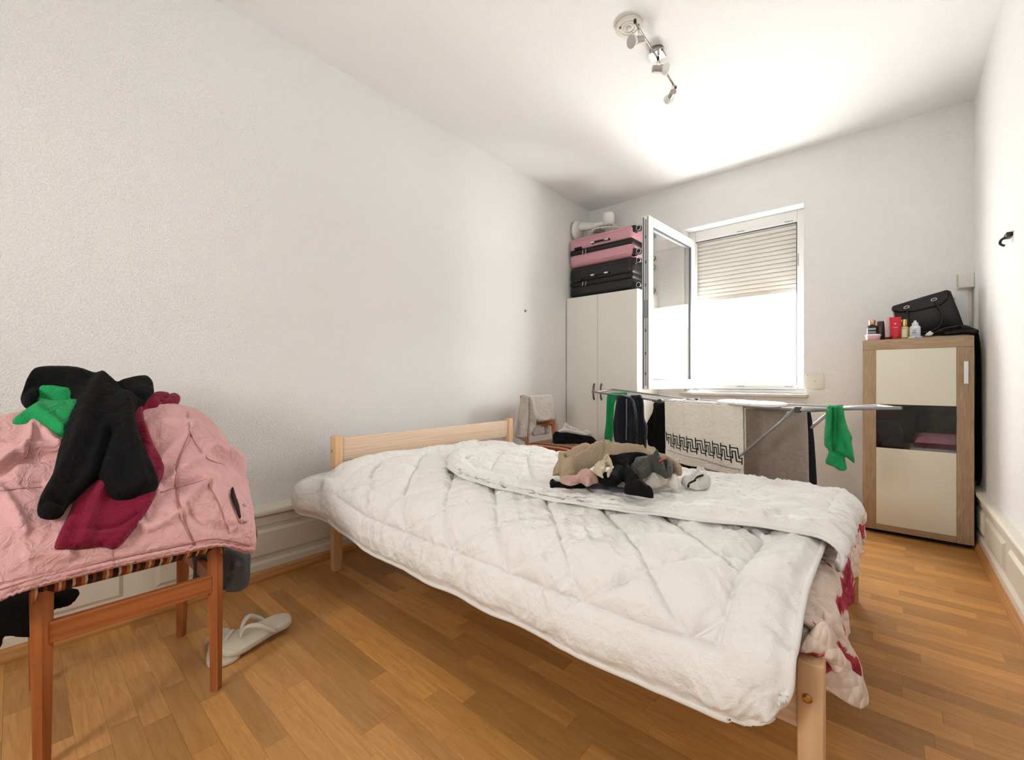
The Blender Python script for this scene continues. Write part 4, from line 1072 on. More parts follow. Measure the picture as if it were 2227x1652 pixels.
# ---- bottles and bag on the cabinet
ZT = CH + 0.0035
S8 = 320 / 2227
def p8(x, y=None): return 1840 + x * S8
def on_top(zx, yy): return at_y(p8(zx), 730, yy)[0]
M_roseg = mat('rose_gold', (206, 160, 130), 0.25, 0.9); M_blk_g = mat('black_gloss', (22, 22, 26), 0.3); M_lbl = mat('label_white', (226, 226, 228), 0.6)
def bottle(name, x, yy, prof, m, label, cat='bottle', seg=24, cap=None, capm=None, sq=1.0):
    r = empty(name, (x, yy, ZT), label, cat, 'toiletries on the cabinet')
    b = MB().lathe(prof, (x, yy, ZT), seg)
    b.build('body', m, r, True)
    if cap: crease(MB().lathe(cap, (x, yy, ZT), seg).build('cap', capm, r), 40)
    return r
def band(r, x, yy, rad, z0, z1, m, w=1.2, nm='label_print', a0=None):
    """curved print on the camera side of a bottle"""
    th = math.atan2(-yy, -x) if a0 is None else a0
    t = np.linspace(th - w, th + w, 14); G = np.zeros((14, 2, 3))
    for i, tt in enumerate(t):
        for j, z in enumerate((z0, z1)): G[i, j] = (x + (rad + 0.0006) * math.cos(tt), yy + (rad + 0.0006) * math.sin(tt), ZT + z)
    return MB().grid(G).build(nm, m, r, True)
x = on_top(395, 3.70)
b1 = bottle('lotion_bottle', x, 3.70, [(0.020, 0), (0.027, 0.002), (0.028, 0.01), (0.028, 0.085), (0.024, 0.098), (0.014, 0.104), (0.012, 0.106)], M_blk_g, 'black bottle with rose gold cap on cabinet behind pink tub', cap=[(0.016, 0.106), (0.017, 0.108), (0.017, 0.135), (0.015, 0.137)], capm=M_roseg)
for z in (0.080, 0.073, 0.060, 0.055, 0.050, 0.043, 0.038, 0.034, 0.030, 0.026): band(b1, x, 3.70, 0.028, z, z + (0.0032 if z > 0.07 else 0.0016), M_lbl, 0.75)
x = on_top(520, 3.74)
bottle('shampoo_bottle', x, 3.74, [(0.020, 0), (0.026, 0.003), (0.027, 0.09), (0.024, 0.105), (0.020, 0.112), (0.020, 0.128), (0.018, 0.130)], mat('brown_plastic', (74, 52, 48), 0.3), 'dark brown bottle on cabinet between black bottle and red tube')
x = on_top(408, 3.635)
r = empty('cosmetic_tub', (x, 3.635, ZT), 'pink oval tub with white rim at the cabinet edge', 'container', 'toiletries on the cabinet')
tb = MB().lathe([(0.030, 0), (0.034, 0.002), (0.037, 0.02), (0.037, 0.026)], (x, 3.635, ZT), 32).build('body', mat('pink_plastic', (236, 176, 196), 0.4), r, True)
MB().lathe([(0.039, 0.026), (0.040, 0.028), (0.040, 0.036), (0.037, 0.038)], (x, 3.635, ZT), 32).build('lid', mat('white_gloss', (236, 230, 232), 0.3), r, True)
M_red = mat('red_tube_plastic', (206, 22, 52), 0.35)
def tube_pack(name, x, yy, w, h, m, capm, label, capon='bottom', cat='tube'):
    r = empty(name, (x, yy, ZT), label, cat, 'toiletries on the cabinet')
    n = 12; rings = []; zc0 = 0.022
    V = []; seg = 24
    for i, q in enumerate(np.linspace(0, 1, n)):
        rx = w * (0.80 + 0.2 * q); ry = w * 0.72 * (1 - q) ** 0.8 + 0.002
        for k in range(seg):
            a_ = 2 * math.pi * k / seg; V.append((x + rx * math.cos(a_), yy + ry * math.sin(a_), ZT + zc0 + (h - zc0) * q))
    Fc = [(i * seg + k, i * seg + (k + 1) % seg, (i + 1) * seg + (k + 1) % seg, (i + 1) * seg + k) for i in range(n - 1) for k in range(seg)]
    Fc += [tuple(range(seg))[::-1], tuple((n - 1) * seg + k for k in range(seg))]
    crease(obj('body', V, Fc, m, r), 60)
    crease(MB().lathe([(w * 0.72, 0), (w * 0.76, 0.002), (w * 0.76, 0.021), (w * 0.7, 0.022)], (x, yy, ZT), 24).build('cap', capm, r), 40)
    return r
x = on_top(745, 3.66)
rt = tube_pack('cream_tube', x, 3.66, 0.029, 0.143, M_red, mat('red_cap', (176, 14, 40), 0.35), 'bright red squeeze tube standing on the cabinet')
MB().lathe([(0.0045, 0), (0.0045, 0.001)], (x, 3.66 - 0.0125, ZT + 0.10), 12, Matrix.Rotation(math.radians(90), 4, 'X')).build('logo', M_lbl, rt)
MB().box((x - 0.011, 3.66 - 0.0165, ZT + 0.074), (x + 0.011, 3.66 - 0.0158, ZT + 0.078)).build('print', mat('print_pink', (240, 150, 160), 0.5), rt)
x = on_top(637, 3.70)
tube_pack('cream_tube', x, 3.70, 0.019, 0.145, mat('pale_tube', (214, 196, 200), 0.4), mat('dark_red_cap', (130, 14, 34), 0.35), 'slim pale tube with dark red end beside the bright red tube')
x = on_top(882, 3.68)
b2 = bottle('perfume_bottle', x, 3.68, [(0.022, 0), (0.024, 0.002), (0.024, 0.072), (0.020, 0.080), (0.012, 0.083)], mat('gold_glass', (196, 176, 124), 0.2, 0.35), 'gold spray bottle standing on cabinet beside red tube', cap=[(0.013, 0.083), (0.0165, 0.084), (0.0165, 0.124), (0.014, 0.126)], capm=mat('gold_cap', (190, 166, 104), 0.25, 0.9))
band(b2, x, 3.68, 0.024, 0.012, 0.064, mat('label_gold', (226, 214, 170), 0.4), 0.5)
x = on_top(1045, 3.67)
b3 = bottle('dropper_bottle', x, 3.67, [(0.024, 0), (0.026, 0.002), (0.026, 0.07), (0.022, 0.078), (0.016, 0.082)], mat('white_bottle', (228, 230, 236), 0.35), 'white dropper bottle with printed label in front of the black bag', cap=[(0.016, 0.082), (0.0165, 0.083), (0.0155, 0.098), (0.008, 0.102), (0.006, 0.112), (0.003, 0.114)], capm=M_lbl)
M_prnt = mat('print_blue', (60, 66, 120), 0.5)
for z, w in ((0.058, 0.5), (0.050, 0.35)): band(b3, x, 3.67, 0.026, z, z + 0.002, mat('print_grey', (140, 146, 160), 0.5), w)
band(b3, x, 3.67, 0.026, 0.034, 0.0385, M_prnt, 0.4, a0=math.atan2(-3.67, -x) - 0.15)
for z in (0.028, 0.024, 0.020): band(b3, x, 3.67, 0.026, z, z + 0.0015, mat('print_grey', (140, 146, 160), 0.5), 0.6)
for k_ in range(5): band(b3, x, 3.67, 0.026, 0.044, 0.0505, M_prnt, 0.035, a0=math.atan2(-3.67, -x) - 0.42 + k_ * 0.12)
x = on_top(1050, 3.625)
lc = empty('lens_case', (x, 3.625, ZT), 'white and blue contact lens case before the dropper bottle', 'case', 'toiletries on the cabinet')
MB().lathe([(0.014, 0), (0.016, 0.003), (0.016, 0.009), (0.013, 0.011)], (x - 0.017, 3.625, ZT), 20).build('well', M_lbl, lc, True)
MB().lathe([(0.014, 0), (0.016, 0.003), (0.016, 0.009), (0.013, 0.011)], (x + 0.017, 3.625, ZT), 20).build('well', mat('pale_blue_plastic', (166, 186, 222), 0.4), lc, True)
gtop = plane_g((0.1, 3.62, ZT), (0, -0.6, 0.8))
def c8(poly): return zz(poly, 1840, 600, S8)
ct = garment('cotton_wad', c8([(1195, 905), (1215, 870), (1250, 845), (1275, 832), (1300, 850), (1322, 862), (1310, 890), (1270, 905)]), plane_g((0.1, 3.63, ZT + .01), (0, -1, 0)), cloth('cotton_wool', (232, 230, 224)), 0.012, 0, 1.2, (), (0.003, 60, (1, 1, 1)), 3, 0.01, back=0.012)
tag(ct, 'white wad of cotton on the cabinet beside black straps', 'cotton')
M_leather = mat('black_leather', (8, 8, 9), 0.55, bump=(260, 0.2, 0.001))
bag = empty('handbag', (0.17, 3.80, ZT), 'black leather handbag leaning on its side on the cabinet', 'handbag')
bo = resample(spline(c8([(702, 455), (900, 395), (1150, 318), (1400, 244), (1530, 208), (1585, 232), (1640, 370), (1700, 520), (1782, 748), (1500, 810), (1150, 885), (900, 905), (760, 890), (735, 700)]), 1, True), 3, True)
yb_ = 3.76
poly = [at_y(u, v, yb_) for u, v in bo]; pc = np.mean(poly, 0)
lay = []
for k_, (ins, dy) in enumerate([(0.05, -0.012), (0.012, -0.006), (0, 0.0), (0, 0.11), (0.02, 0.118)]):
    lay.append([pc + (np.array(p) - pc) * (1 - ins) + np.array([0, dy, 0]) for p in poly])
k_ = len(poly); V = np.concatenate(lay); V[:, 2] = np.maximum(V[:, 2], ZT + 0.001)
Fc = [tuple(range(k_)), tuple(4 * k_ + i for i in range(k_))[::-1]] + [(l * k_ + (i + 1) % k_, l * k_ + i, (l + 1) * k_ + i, (l + 1) * k_ + (i + 1) % k_) for l in range(4) for i in range(k_)]
crease(obj('body', V, Fc, M_leather, bag), 60)
gbag = plane_g((0, yb_ - 0.013, 0), (0, -1, 0))
garment('flap', c8([(705, 460), (900, 402), (1150, 325), (1400, 250), (1528, 214), (1560, 320), (1440, 440), (1250, 492), (1000, 545), (720, 545)]), gbag, M_leather, 0.006, 0, 3, (), (0, 1, (1, 1, 1)), 1, 0.008, parent=bag)
for px_, py_ in [(915, 472), (1328, 356)]:
    c = at_y(p8(px_), 600 + py_ * S8, yb_ - 0.022); a = np.linspace(0, 2 * math.pi, 24, endpoint=False)
    MB().tube(np.stack([c[0] + 0.0125 * np.cos(a), np.full(24, c[1]), c[2] + 0.0075 * np.sin(a) + 0.25 * 0.0125 * np.cos(a)], -1), 0.0024, 6, closed=True).build('ring', M_silver, bag, True)
e0 = [at_y(p8(q[0]), 600 + q[1] * S8, yb_ - 0.024) for q in [(925, 490), (935, 640), (980, 800), (1120, 850), (1300, 830), (1430, 740), (1455, 580), (1340, 380)]]
MB().tube(spline(e0, 6), 0.0055, 8).build('handle', M_leather, bag, True)
c = at_y(p8(1608), 600 + 360 * S8, yb_ + 0.03); MB().lathe([(0.006, 0), (0.006, 0.003), (0.002, 0.004)], c + np.array([0.006, -0.03, 0]), 12, Matrix.Rotation(math.radians(70), 4, 'Y')).build('stud', M_silver, bag)
sc_ = garment('strap_heap', c8([(1140, 905), (1200, 890), (1330, 850), (1420, 810), (1520, 780), (1640, 760), (1790, 745), (1900, 790), (1995, 822), (2008, 860), (1960, 880), (1800, 878), (1600, 890), (1400, 893), (1250, 905)]), plane_g((0.1, 3.66, ZT), (0.1, -0.93, 0.35)), M_blackp, 0.02, 0, 2.0, [(c8([(1350, 880), (1500, 820), (1700, 790)]), 0.012, 3), (c8([(1500, 870), (1700, 830), (1900, 830)]), -0.010, 2.5)], (0.008, 40, (1, 1, 1)), 9, 0.015, back=0.01)
tag(sc_, 'black tangled straps lying on the cabinet below the handbag', 'strap')
st3 = garment('cloth_and_gap_shade', [(2114, 722), (2126, 720), (2132, 760), (2133, 850), (2134, 950), (2134, 1030), (2128, 1050), (2123, 1040), (2122, 900), (2121, 780)], plane_g((0.385, 3.70, 0.9), (-0.5, -1, 0)), M_black, 0.008, 0, 2.2, (), (0.002, 20, (1, 1, 1)), 2, 0.006)  # black strip: hung cloth plus the shadow gap beside the cabinet, modelled as one
tag(st3, 'narrow black cloth doubling as gap shade between cabinet and wall', 'cloth_and_gap_shade')

# ================================================================== WALL FITTINGS
pl = empty('blank_plate', (-0.427, YB, 0.96), 'square white blanking plate screwed to wall beside window', 'cover plate')
crease(MB().box((-0.486, YB - 0.008, 0.900), (-0.368, YB, 1.020), 0.004).build('plate', mat('ivory_plastic', (232, 228, 218), 0.45), pl), 40)
for x, z in [(-0.427, 0.96), (-0.474, 1.008), (-0.472, 0.908)]: MB().lathe([(0.003, 0), (0.003, 0.001), (0.001, 0.0015)], (x, YB - 0.008, z), 10, Matrix.Rotation(math.radians(90), 4, 'X')).build('screw', mat('dull_screw', (120, 112, 100), 0.5), pl)
jb = empty('junction_box', (0.385, YB - 0.02, 1.6), 'small ivory junction box on the wall corner above the handbag', 'junction box')
crease(MB().box((0.345, YB - 0.05, 1.565), (0.414, YB - 0.012, 1.655), 0.004).build('cover', mat('ivory_plastic', (232, 228, 218), 0.45), jb), 40)
MB().box((0.338, YB - 0.012, 1.558), (0.414, YB, 1.66), 0.002).build('back_box', mat('beige_plastic', (206, 196, 180), 0.5), jb)
MB().tube([(0.40, YB - 0.012, 1.56), (0.402, YB - 0.012, 1.42), (0.402, YB - 0.012, 1.26)], 0.008, 8).build('conduit', mat('beige_plastic', (206, 196, 180), 0.5), jb, True)
hk = empty('wall_hook', (XR, 2.83, 1.58), 'small black hook screwed into the bright wall', 'hook')
yh = at_x(2200, 518, XR)[1]; zh = at_x(2200, 518, XR)[2]
crease(MB().box((XR - 0.02, yh - 0.032, zh + 0.004), (XR, yh + 0.03, zh + 0.024), 0.003).build('plate', M_blackp, hk), 40)
MB().tube(spline([(XR - 0.012, yh, zh + 0.01), (XR - 0.03, yh, zh), (XR - 0.034, yh, zh - 0.018), (XR - 0.02, yh, zh - 0.03)], 5), 0.005, 8).build('prong', M_blackp, hk, True)
nl = at_x(1142, 676, XL)
wn = empty('wall_plug', tuple(nl), 'small metal plug in the white wall above the headboard', 'wall plug')
MB().lathe([(0.013, 0), (0.012, 0.004), (0.007, 0.006)], nl, 16, Matrix.Rotation(math.radians(90), 4, 'Y')).build('collar', mat('plug_grey', (150, 140, 128), 0.7), wn)
MB().tube([nl, nl + np.array([0.022, 0, 0.002])], 0.003, 8).build('screw', M_steel, wn)

# papers / plastic on the window sill
M_paper = mat('white_plastic_bag', (232, 236, 240), 0.35)
sl = garment('plastic_bag', [(1486, 859), (1490, 853), (1502, 847), (1515, 850), (1530, 849), (1548, 853), (1570, 856), (1585, 859)], plane_g((-1.0, 4.08, 0.87), (0, -1, 0.2)), M_paper, 0.02, 0, 1.6, (), (0.012, 40, (1, 1, 1)), 3, 0.02, back=0.02)
tag(sl, 'crumpled white plastic wrapper lying on the window sill', 'wrapper')

# ================================================================== CEILING LAMP
M_chrome = mat('brushed_nickel', (176, 168, 158), 0.3, 1.0); M_chr2 = mat('polished_chrome', (225, 225, 228), 0.08, 1.0)
M_frost = mat('frosted_lens', (190, 186, 180), 0.5); M_lwht = mat('lamp_white', (236, 234, 230), 0.4)
ros = empty('ceiling_rose', tuple(at_z(1367, 52, HC)), 'old white ceiling rose with exposed terminals beside the spot bar', 'ceiling rose')
rc = at_z(1368, 54, HC)
MB().lathe([(0.062, -0.018), (0.066, -0.016), (0.068, 0.0), (0.02, 0.0)], rc, 36).build('rim', mat('rose_plastic', (226, 222, 212), 0.5), ros, True)
for rr_ in (0.045, 0.028): 
    a = np.linspace(0, 2 * math.pi, 36, endpoint=False); MB().tube(np.stack([rc[0] + rr_ * np.cos(a), rc[1] + rr_ * np.sin(a), np.full(36, rc[2] - 0.019)], -1), 0.003, 6, closed=True).build('ridge', mat('rose_plastic', (226, 222, 212), 0.5), ros, True)
MB().lathe([(0.012, -0.026), (0.014, -0.022), (0.014, -0.017)], rc, 16).build('knob', mat('rose_plastic', (226, 222, 212), 0.5), ros, True)
for dx, dy in ((0.045, 0.01), (-0.03, -0.035), (0.0, 0.045)): MB().lathe([(0.006, -0.022), (0.006, -0.016)], rc + np.array([dx, dy, 0]), 10).build('terminal', mat('dark_brass', (110, 92, 60), 0.4, 0.7), ros)
lamp = empty('spot_bar', tuple(at_z(1428, 118, HC)), 'nickel ceiling spot bar with three swivelling spotlights', 'ceiling lamp')
bc = at_z(1428, 108, HC)
MB().lathe([(0.032, -0.028), (0.036, -0.024), (0.038, 0.0), (0.02, 0.0)], bc, 32).build('canopy', M_chrome, lamp, True)
ZB = 2.695
LP = lambda u, v, z=ZB: at_z(u, v, z)
pa, pb = LP(1427, 101, HC - 0.035), LP(1450, 121, HC - 0.035)
q0 = [LP(1408, 121, HC - 0.035), LP(1441, 104, HC - 0.035), LP(1450, 122, HC - 0.035), LP(1418, 137, HC - 0.035)]
MB().prism(q0, (0, 0, 0.003)).build('mirror_plate', mat('mirror_plate', (236, 238, 240), 0.06, 0.9), lamp)
MB().tube([LP(1432, 118, HC), LP(1432, 118, ZB)], 0.006, 8).build('stem', M_chr2, lamp)
rod1 = [LP(1381, 46), LP(1390, 63), LP(1430, 126)]
MB().tube(resample(rod1, 0.03), 0.0055, 10).build('rail', M_chrome, lamp, True)
MB().tube([LP(1431, 127), LP(1440, 146)], 0.0055, 10).build('rail', M_chr2, lamp, True)
MB().tube([LP(1440, 146), LP(1452, 163), LP(1469, 191)], 0.0055, 10).build('rail', M_chrome, lamp, True)
for (u, v) in ((1381, 46), (1431, 126), (1440, 145), (1469, 190)):
    MB().lathe([(0.0065, -0.008), (0.0075, 0), (0.0065, 0.008)], LP(u, v), 10).build('joint', M_blackp, lamp, True)
def spot(pu, pv, arm_uv, head_uv, dir_uv, dz=0.0):
    """pivot on the bar -> short arm -> cylindrical head -> flared white reflector"""
    top = LP(pu, pv); arm = LP(*arm_uv, ZB - 0.05); c0 = LP(*head_uv, ZB - 0.06); c1 = LP(*dir_uv, ZB - 0.06 - dz)
    d = c1 - c0; d /= np.linalg.norm(d)
    M = Vector((0, 0, 1)).rotation_difference(Vector(d)).to_matrix().to_4x4()
    s_ = MB().lathe([(0.015, 0), (0.0175, 0.002), (0.0175, 0.046), (0.015, 0.048)], c0, 20, M); hd = crease(s_.build('spot_head', M_chrome, lamp), 40)
    MB().tube([top, (top + arm) / 2 + np.array([0, 0, -0.002]), arm], 0.0045, 8).build('swivel_arm', M_chr2, hd, True)
    MB().lathe([(0.016, 0.048), (0.020, 0.055), (0.028, 0.068), (0.0305, 0.074), (0.0305, 0.078), (0.028, 0.079)], c0, 28, M).build('reflector', M_lwht, hd, True)
    MB().lathe([(0.027, 0.0785), (0.027, 0.0805), (0.018, 0.0815)], c0, 28, M).build('lens', M_frost, hd, True)
spot(1389, 62, (1389, 78), (1397, 86), (1372, 90), 0.035)
spot(1431, 127, (1428, 142), (1419, 150), (1450, 151))
spot(1463, 182, (1463, 194), (1465, 198), (1450, 224))

# ================================================================== DRYING RACK
M_alu = mat('rack_grey_steel', (150, 150, 150), 0.35, 0.7); M_wht_wire = mat('rack_white_wire', (226, 226, 228), 0.4); M_rackp = mat('rack_black_joint', (52, 54, 58), 0.5)
ZR = 0.82
A_, B_ = np.array([-1.215, 2.99, ZR]), np.array([-0.345, 2.60, ZR])
rd = (B_ - A_) / np.linalg.norm(B_ - A_); rn = np.array([-rd[1], rd[0], 0.0])   # rn points to the far side
if rn[1] < 0: rn = -rn
W_ = 0.36
A2, B2 = A_ + rn * W_, B_ + rn * W_
rack = empty('drying_rack', (-0.78, 2.95, 0), 'grey folding drying rack with open wings between bed and window', 'drying rack')
def rail(pts, r, m, nm, par=rack): return MB().tube(pts, r, 10).build(nm, m, par, True)
e = rd * 0.07
main = spline([A2 + e * 0.5, A2 - e * 0.2, A_ - e * 0.2, A_ + e * 0.5], 4)
rail(resample([A_ - e, B_ + e], 0.1), 0.0085, M_alu, 'long_rail'); rail(resample([A2 - e, B2 + e], 0.1), 0.0085, M_alu, 'long_rail')
rail([A_ - e, A2 - e], 0.0085, M_alu, 'end_rail'); rail([B_ + e, B2 + e], 0.0085, M_alu, 'end_rail')
for k in range(1, 6): rail([A_ + rn * W_ * k / 6 - e, B_ + rn * W_ * k / 6 + e], 0.003, M_wht_wire, 'wire')
# wings
WLn, WLf = at_y(1292, 852, 3.27), at_y(1336, 847, 3.52)
for nm, p, q, n_, f_ in [('wing', A_ + rn * 0.02, A2 - rn * 0.02, WLn, WLf), ('wing', B_ + rn * 0.02, B2 - rn * 0.02, at_y(1950, 887, 2.44), at_y(1909, 882, 2.72))]:
    wg = rail(spline([p, p + (n_ - p) * 0.5, n_, n_ + (f_ - n_) * 0.1, f_ + (n_ - f_) * 0.1, f_, q + (f_ - q) * 0.5, q], 6), 0.0075, M_alu, nm)
    for k in range(1, 5):
        t = k / 5; rail([p + (q - p) * t, n_ + (f_ - n_) * t], 0.0028, M_wht_wire, 'wire', wg)
for p in (A_, A2, B_, B2): MB().box(p - 0.015, p + 0.015, 0.006).build('joint', M_rackp, rack)
# crossing leg frames
def legf(t0, t1, b0, b1, off):
    for p, q in ((t0, b0), (t1, b1)): rail(resample([p, q], 0.2), 0.009, M_alu, 'leg')
    rail([b0, b1], 0.009, M_alu, 'foot_bar')
gnd = lambda p: np.array([p[0], p[1], 0.009])
legf(B_ - rd * 0.02 + rn * 0.0, B2 - rd * 0.02, gnd(A_ + rd * 0.08), gnd(A2 + rd * 0.08), 0)
legf(A_ + rd * 0.02 + rn * 0.02, A2 + rd * 0.02 - rn * 0.02, gnd(B_ - rd * 0.08 + rn * 0.02), gnd(B2 - rd * 0.08 - rn * 0.02), 0)

# white towel with woven key border over the near rail
M_wt = cloth('white_terry', (236, 230, 218), 1.0, 380, 0.55, (16, 0.05), 0.3)
T0, T1 = at_z(1447, 873, ZR), at_z(1626, 883, ZR)
s0 = (T0 - A_) @ rd; s1 = (T1 - A_) @ rd; s0 = s0 if s0 > 0.02 else 0.03; s1 = max(s1, s0 + 0.5)
def towel_pt(s, h, off=0.0):
    """s along rail, h drop below the rail (negative = on the far side)"""
    s = np.asarray(s, float); h = np.asarray(h, float)
    wv = 0.010 * np.sin((s - s0) * 21 + 0.8) * np.clip(np.abs(h) / 0.3, 0, 1) + 0.004 * np.sin((s - s0) * 47) * np.clip(np.abs(h) / 0.4, 0, 1)
    side = np.where(h >= 0, -1.0, 1.0)
    n = side * 0.013 * np.clip(np.abs(h) / 0.015, 0, 1) + wv - side * 0 + off * side
    z = ZR + 0.012 + (off if np.isscalar(off) else 0) * (np.abs(h) < 0.015) - np.abs(h)
    return A_ + s[..., None] * rd + n[..., None] * rn + (z - ZR)[..., None] * np.array([0, 0, 1])
hmax0, hmax1 = 0.40, 0.43
nS, nH = 90, 130
S_, Hh = np.meshgrid(np.linspace(s0, s1, nS), np.linspace(-0.28, 1, nH), indexing='ij')
Hd = np.where(Hh > 0, Hh * (hmax0 + (hmax1 - hmax0) * (S_ - s0) / (s1 - s0)) + 0.008 * np.sin(S_ * 9) * (Hh > 0.9), Hh)
Pt = towel_pt(S_, Hd)
Pt += 0.0015 * fbm(Pt * 60, 5, 2)[..., None] * rn
wt, ring = sheet('towel', Pt[::-1], 0.005, M_wt)
tag(wt, 'white towel with black meander border hanging on the near rack rail', 'towel')
M_ink = cloth('black_woven_band', (26, 26, 30))
kb = MB()
def strip(p, q, w=0.0042):
    p = np.array(p, float); q = np.array(q, float); d = q - p; L = np.linalg.norm(d)
    if L < 1e-6: return
    d /= L; n = np.array([-d[1], d[0]]) * w / 2
    m_ = max(2, int(L / 0.012)); t = np.linspace(-w / 2, L + w / 2, m_)
    Q = np.array([[p + d * tt + n, p + d * tt - n] for tt in t])
    G = towel_pt(Q[..., 0], Q[..., 1], 0.0035); G[..., :] -= rn * 0.0
    kb.grid(G)
hb0, hh = 0.228, 0.088
n_u = 9; uw = (s1 - s0 - 0.02) / n_u
for k in range(n_u):
    a = s0 + 0.01 + k * uw; L_ = lambda x, y: (min(max(a + x * uw, s0 + 0.006), s1 - 0.006), hb0 + y * hh + 0.02 * (a - s0) / (s1 - s0))
    for pts in ([(0.0, 0.10), (0.66, 0.10), (0.78, 0.74), (1.16, 0.74)], [(0.20, 0.32), (0.46, 0.32), (0.58, 0.96), (1.10, 0.96)], [(0.0, -0.06), (0.05, 0.58)], [(0.20, 0.32), (0.26, 0.78)], [(1.10, 0.70), (1.14, 1.10)]):
        for p, q in zip(pts[:-1], pts[1:]): strip(L_(*p), L_(*q), 0.0065)
kb.build('key_border', M_ink, wt)
kb = MB()
for k in range(60):
    a = s0 + 0.012 + k * (s1 - s0 - 0.024) / 60; strip((a, hb0 + 0.118 + 0.03 * (a - s0) / (s1 - s0)), (a + 0.0035, hb0 + 0.118 + 0.03 * (a - s0) / (s1 - s0)), 0.003)
kb.build('dotted_line', M_ink, wt)

# grey bath towel over the far rail
M_gt = cloth('taupe_terry', (168, 156, 146), 1.0, 380, 0.6, (30, 0.12), 0.3)
def hang_plane(k): return plane_g(A_ + rn * k, -rn)
gt = garment('towel', [(1523, 888), (1560, 886), (1640, 888), (1754, 894), (1757, 950), (1759, 1060), (1760, 1150), (1640, 1160), (1523, 1140), (1523, 1000)], hang_plane(0.30), M_gt, 0.012, 0, 4, [([(1700, 900), (1690, 1100)], 0.006, 12), ([(1600, 900), (1610, 1100)], 0.006, 14), ([(1751, 895), (1753, 1100)], -0.004, 3)], (0.0025, 20, (1, 1, 0.3)), 17, 0.012, smooth_n=0)
tag(gt, 'taupe bath towel hanging on the rack behind the white towel', 'towel')
nv = garment('jeans', [(1752, 894), (1762, 896), (1769, 947), (1773, 1000), (1776, 1060), (1774, 1120), (1740, 1120), (1752, 1000)], hang_plane(0.36), M_navy, 0.012, 0, 3, (), (0.003, 20, (1, 1, .4)), 7, 0.012)
tag(nv, 'dark navy garment edge hanging behind the taupe towel', 'clothing')
wc = garment('pillowcase', [(1560, 872), (1582, 868), (1640, 871), (1704, 875), (1712, 881), (1680, 884), (1640, 882), (1590, 878)], plane_g((0, 0, ZR + 0.012), (0, 0, 1)), M_whitec, 0.01, 0, 1.6, (), (0.003, 20, (1, 1, 1)), 2, 0.02)
tag(wc, 'white folded pillowcase lying flat on top of the rack wires', 'pillowcase')
S2 = 360 / 2227
def c2(poly): return zz(poly, 1280, 820, S2)
bg_ = garment('garment', c2([(890, 335), (960, 330), (1040, 335), (1062, 600), (1150, 1000), (1300, 1080), (1500, 1110), (1500, 1275), (1300, 1265), (1180, 1190), (1080, 1070), (1000, 1030), (900, 940), (820, 922), (800, 800), (785, 690), (810, 590), (860, 500), (888, 420)]), hang_plane(0.26), M_black, 0.03, 0, 3, [(c2([(980, 400), (960, 700), (990, 1000)]), 0.015, 6)], (0.007, 14, (1, 1, .4)), 11, 0.025)
tag(bg_, 'black garment hanging mid rack, half hidden by white towel', 'clothing')
def lw_plane(t): # across the open wing
    p = A_ + (WLn - A_) * t; return plane_g(p, (0.25, -1.0, 0))
j1 = garment('trousers', c2([(385, 250), (430, 240), (500, 240), (560, 265), (622, 350), (650, 480), (662, 700), (655, 900), (652, 1030), (400, 1010), (404, 880), (350, 868), (330, 700), (340, 550), (368, 350)]), lw_plane(0.55), cloth('charcoal_cotton', (26, 29, 38)), 0.03, 0, 3, [(c2([(510, 300), (505, 600), (500, 980)]), -0.012, 3), (c2([(430, 300), (420, 600), (430, 950)]), 0.012, 5), (c2([(590, 330), (610, 600), (600, 950)]), 0.012, 5)], (0.006, 16, (1, 1, .3)), 8, 0.02)
tag(j1, 'charcoal trousers hanging on the raised rack wing near wardrobe', 'trousers')
garment('pale_seam', c2([(502, 285), (516, 285), (515, 600), (508, 850), (500, 850), (506, 600)]), lambda P: lw_plane(0.55)(P) - 0.028, cloth('pale_piping', (150, 156, 170)), 0.002, 0, 1.5, (), (0, 1, (1, 1, 1)), 1, 0.003, parent=j1, smooth_n=0)
j2 = garment('jeans', c2([(560, 250), (640, 240), (705, 240), (740, 330), (752, 550), (792, 660), (782, 850), (760, 1040), (640, 1050), (660, 750), (652, 500), (622, 340)]), lw_plane(0.25), cloth('dark_denim', (20, 23, 31)), 0.03, 0, 3, [(c2([(690, 300), (700, 500), (720, 900)]), -0.012, 3), (c2([(650, 300), (680, 600), (690, 950)]), 0.010, 5)], (0.006, 16, (1, 1, .3)), 18, 0.02)
tag(j2, 'dark denim jeans on rack wing beside the charcoal trousers', 'jeans')
g1 = garment('shirt', c2([(252, 240), (300, 208), (400, 205), (510, 203), (512, 240), (410, 262), (352, 350), (335, 600), (322, 852), (270, 832), (213, 830), (234, 600), (240, 400)]), lw_plane(0.80), M_green, 0.02, 0, 2.5, [(c2([(300, 250), (310, 450), (300, 800)]), -0.010, 3), (c2([(270, 300), (265, 600), (250, 800)]), 0.008, 3)], (0.005, 20, (1, 1, .4)), 28, 0.015)
tag(g1, 'green top hanging at the wardrobe end of the drying rack', 'shirt')
S3 = 400 / 2203
def c3(poly): return zz(poly, 1600, 820, S3)
rw = B_ + (at_y(1950, 887, 2.44) - B_) * 0.35
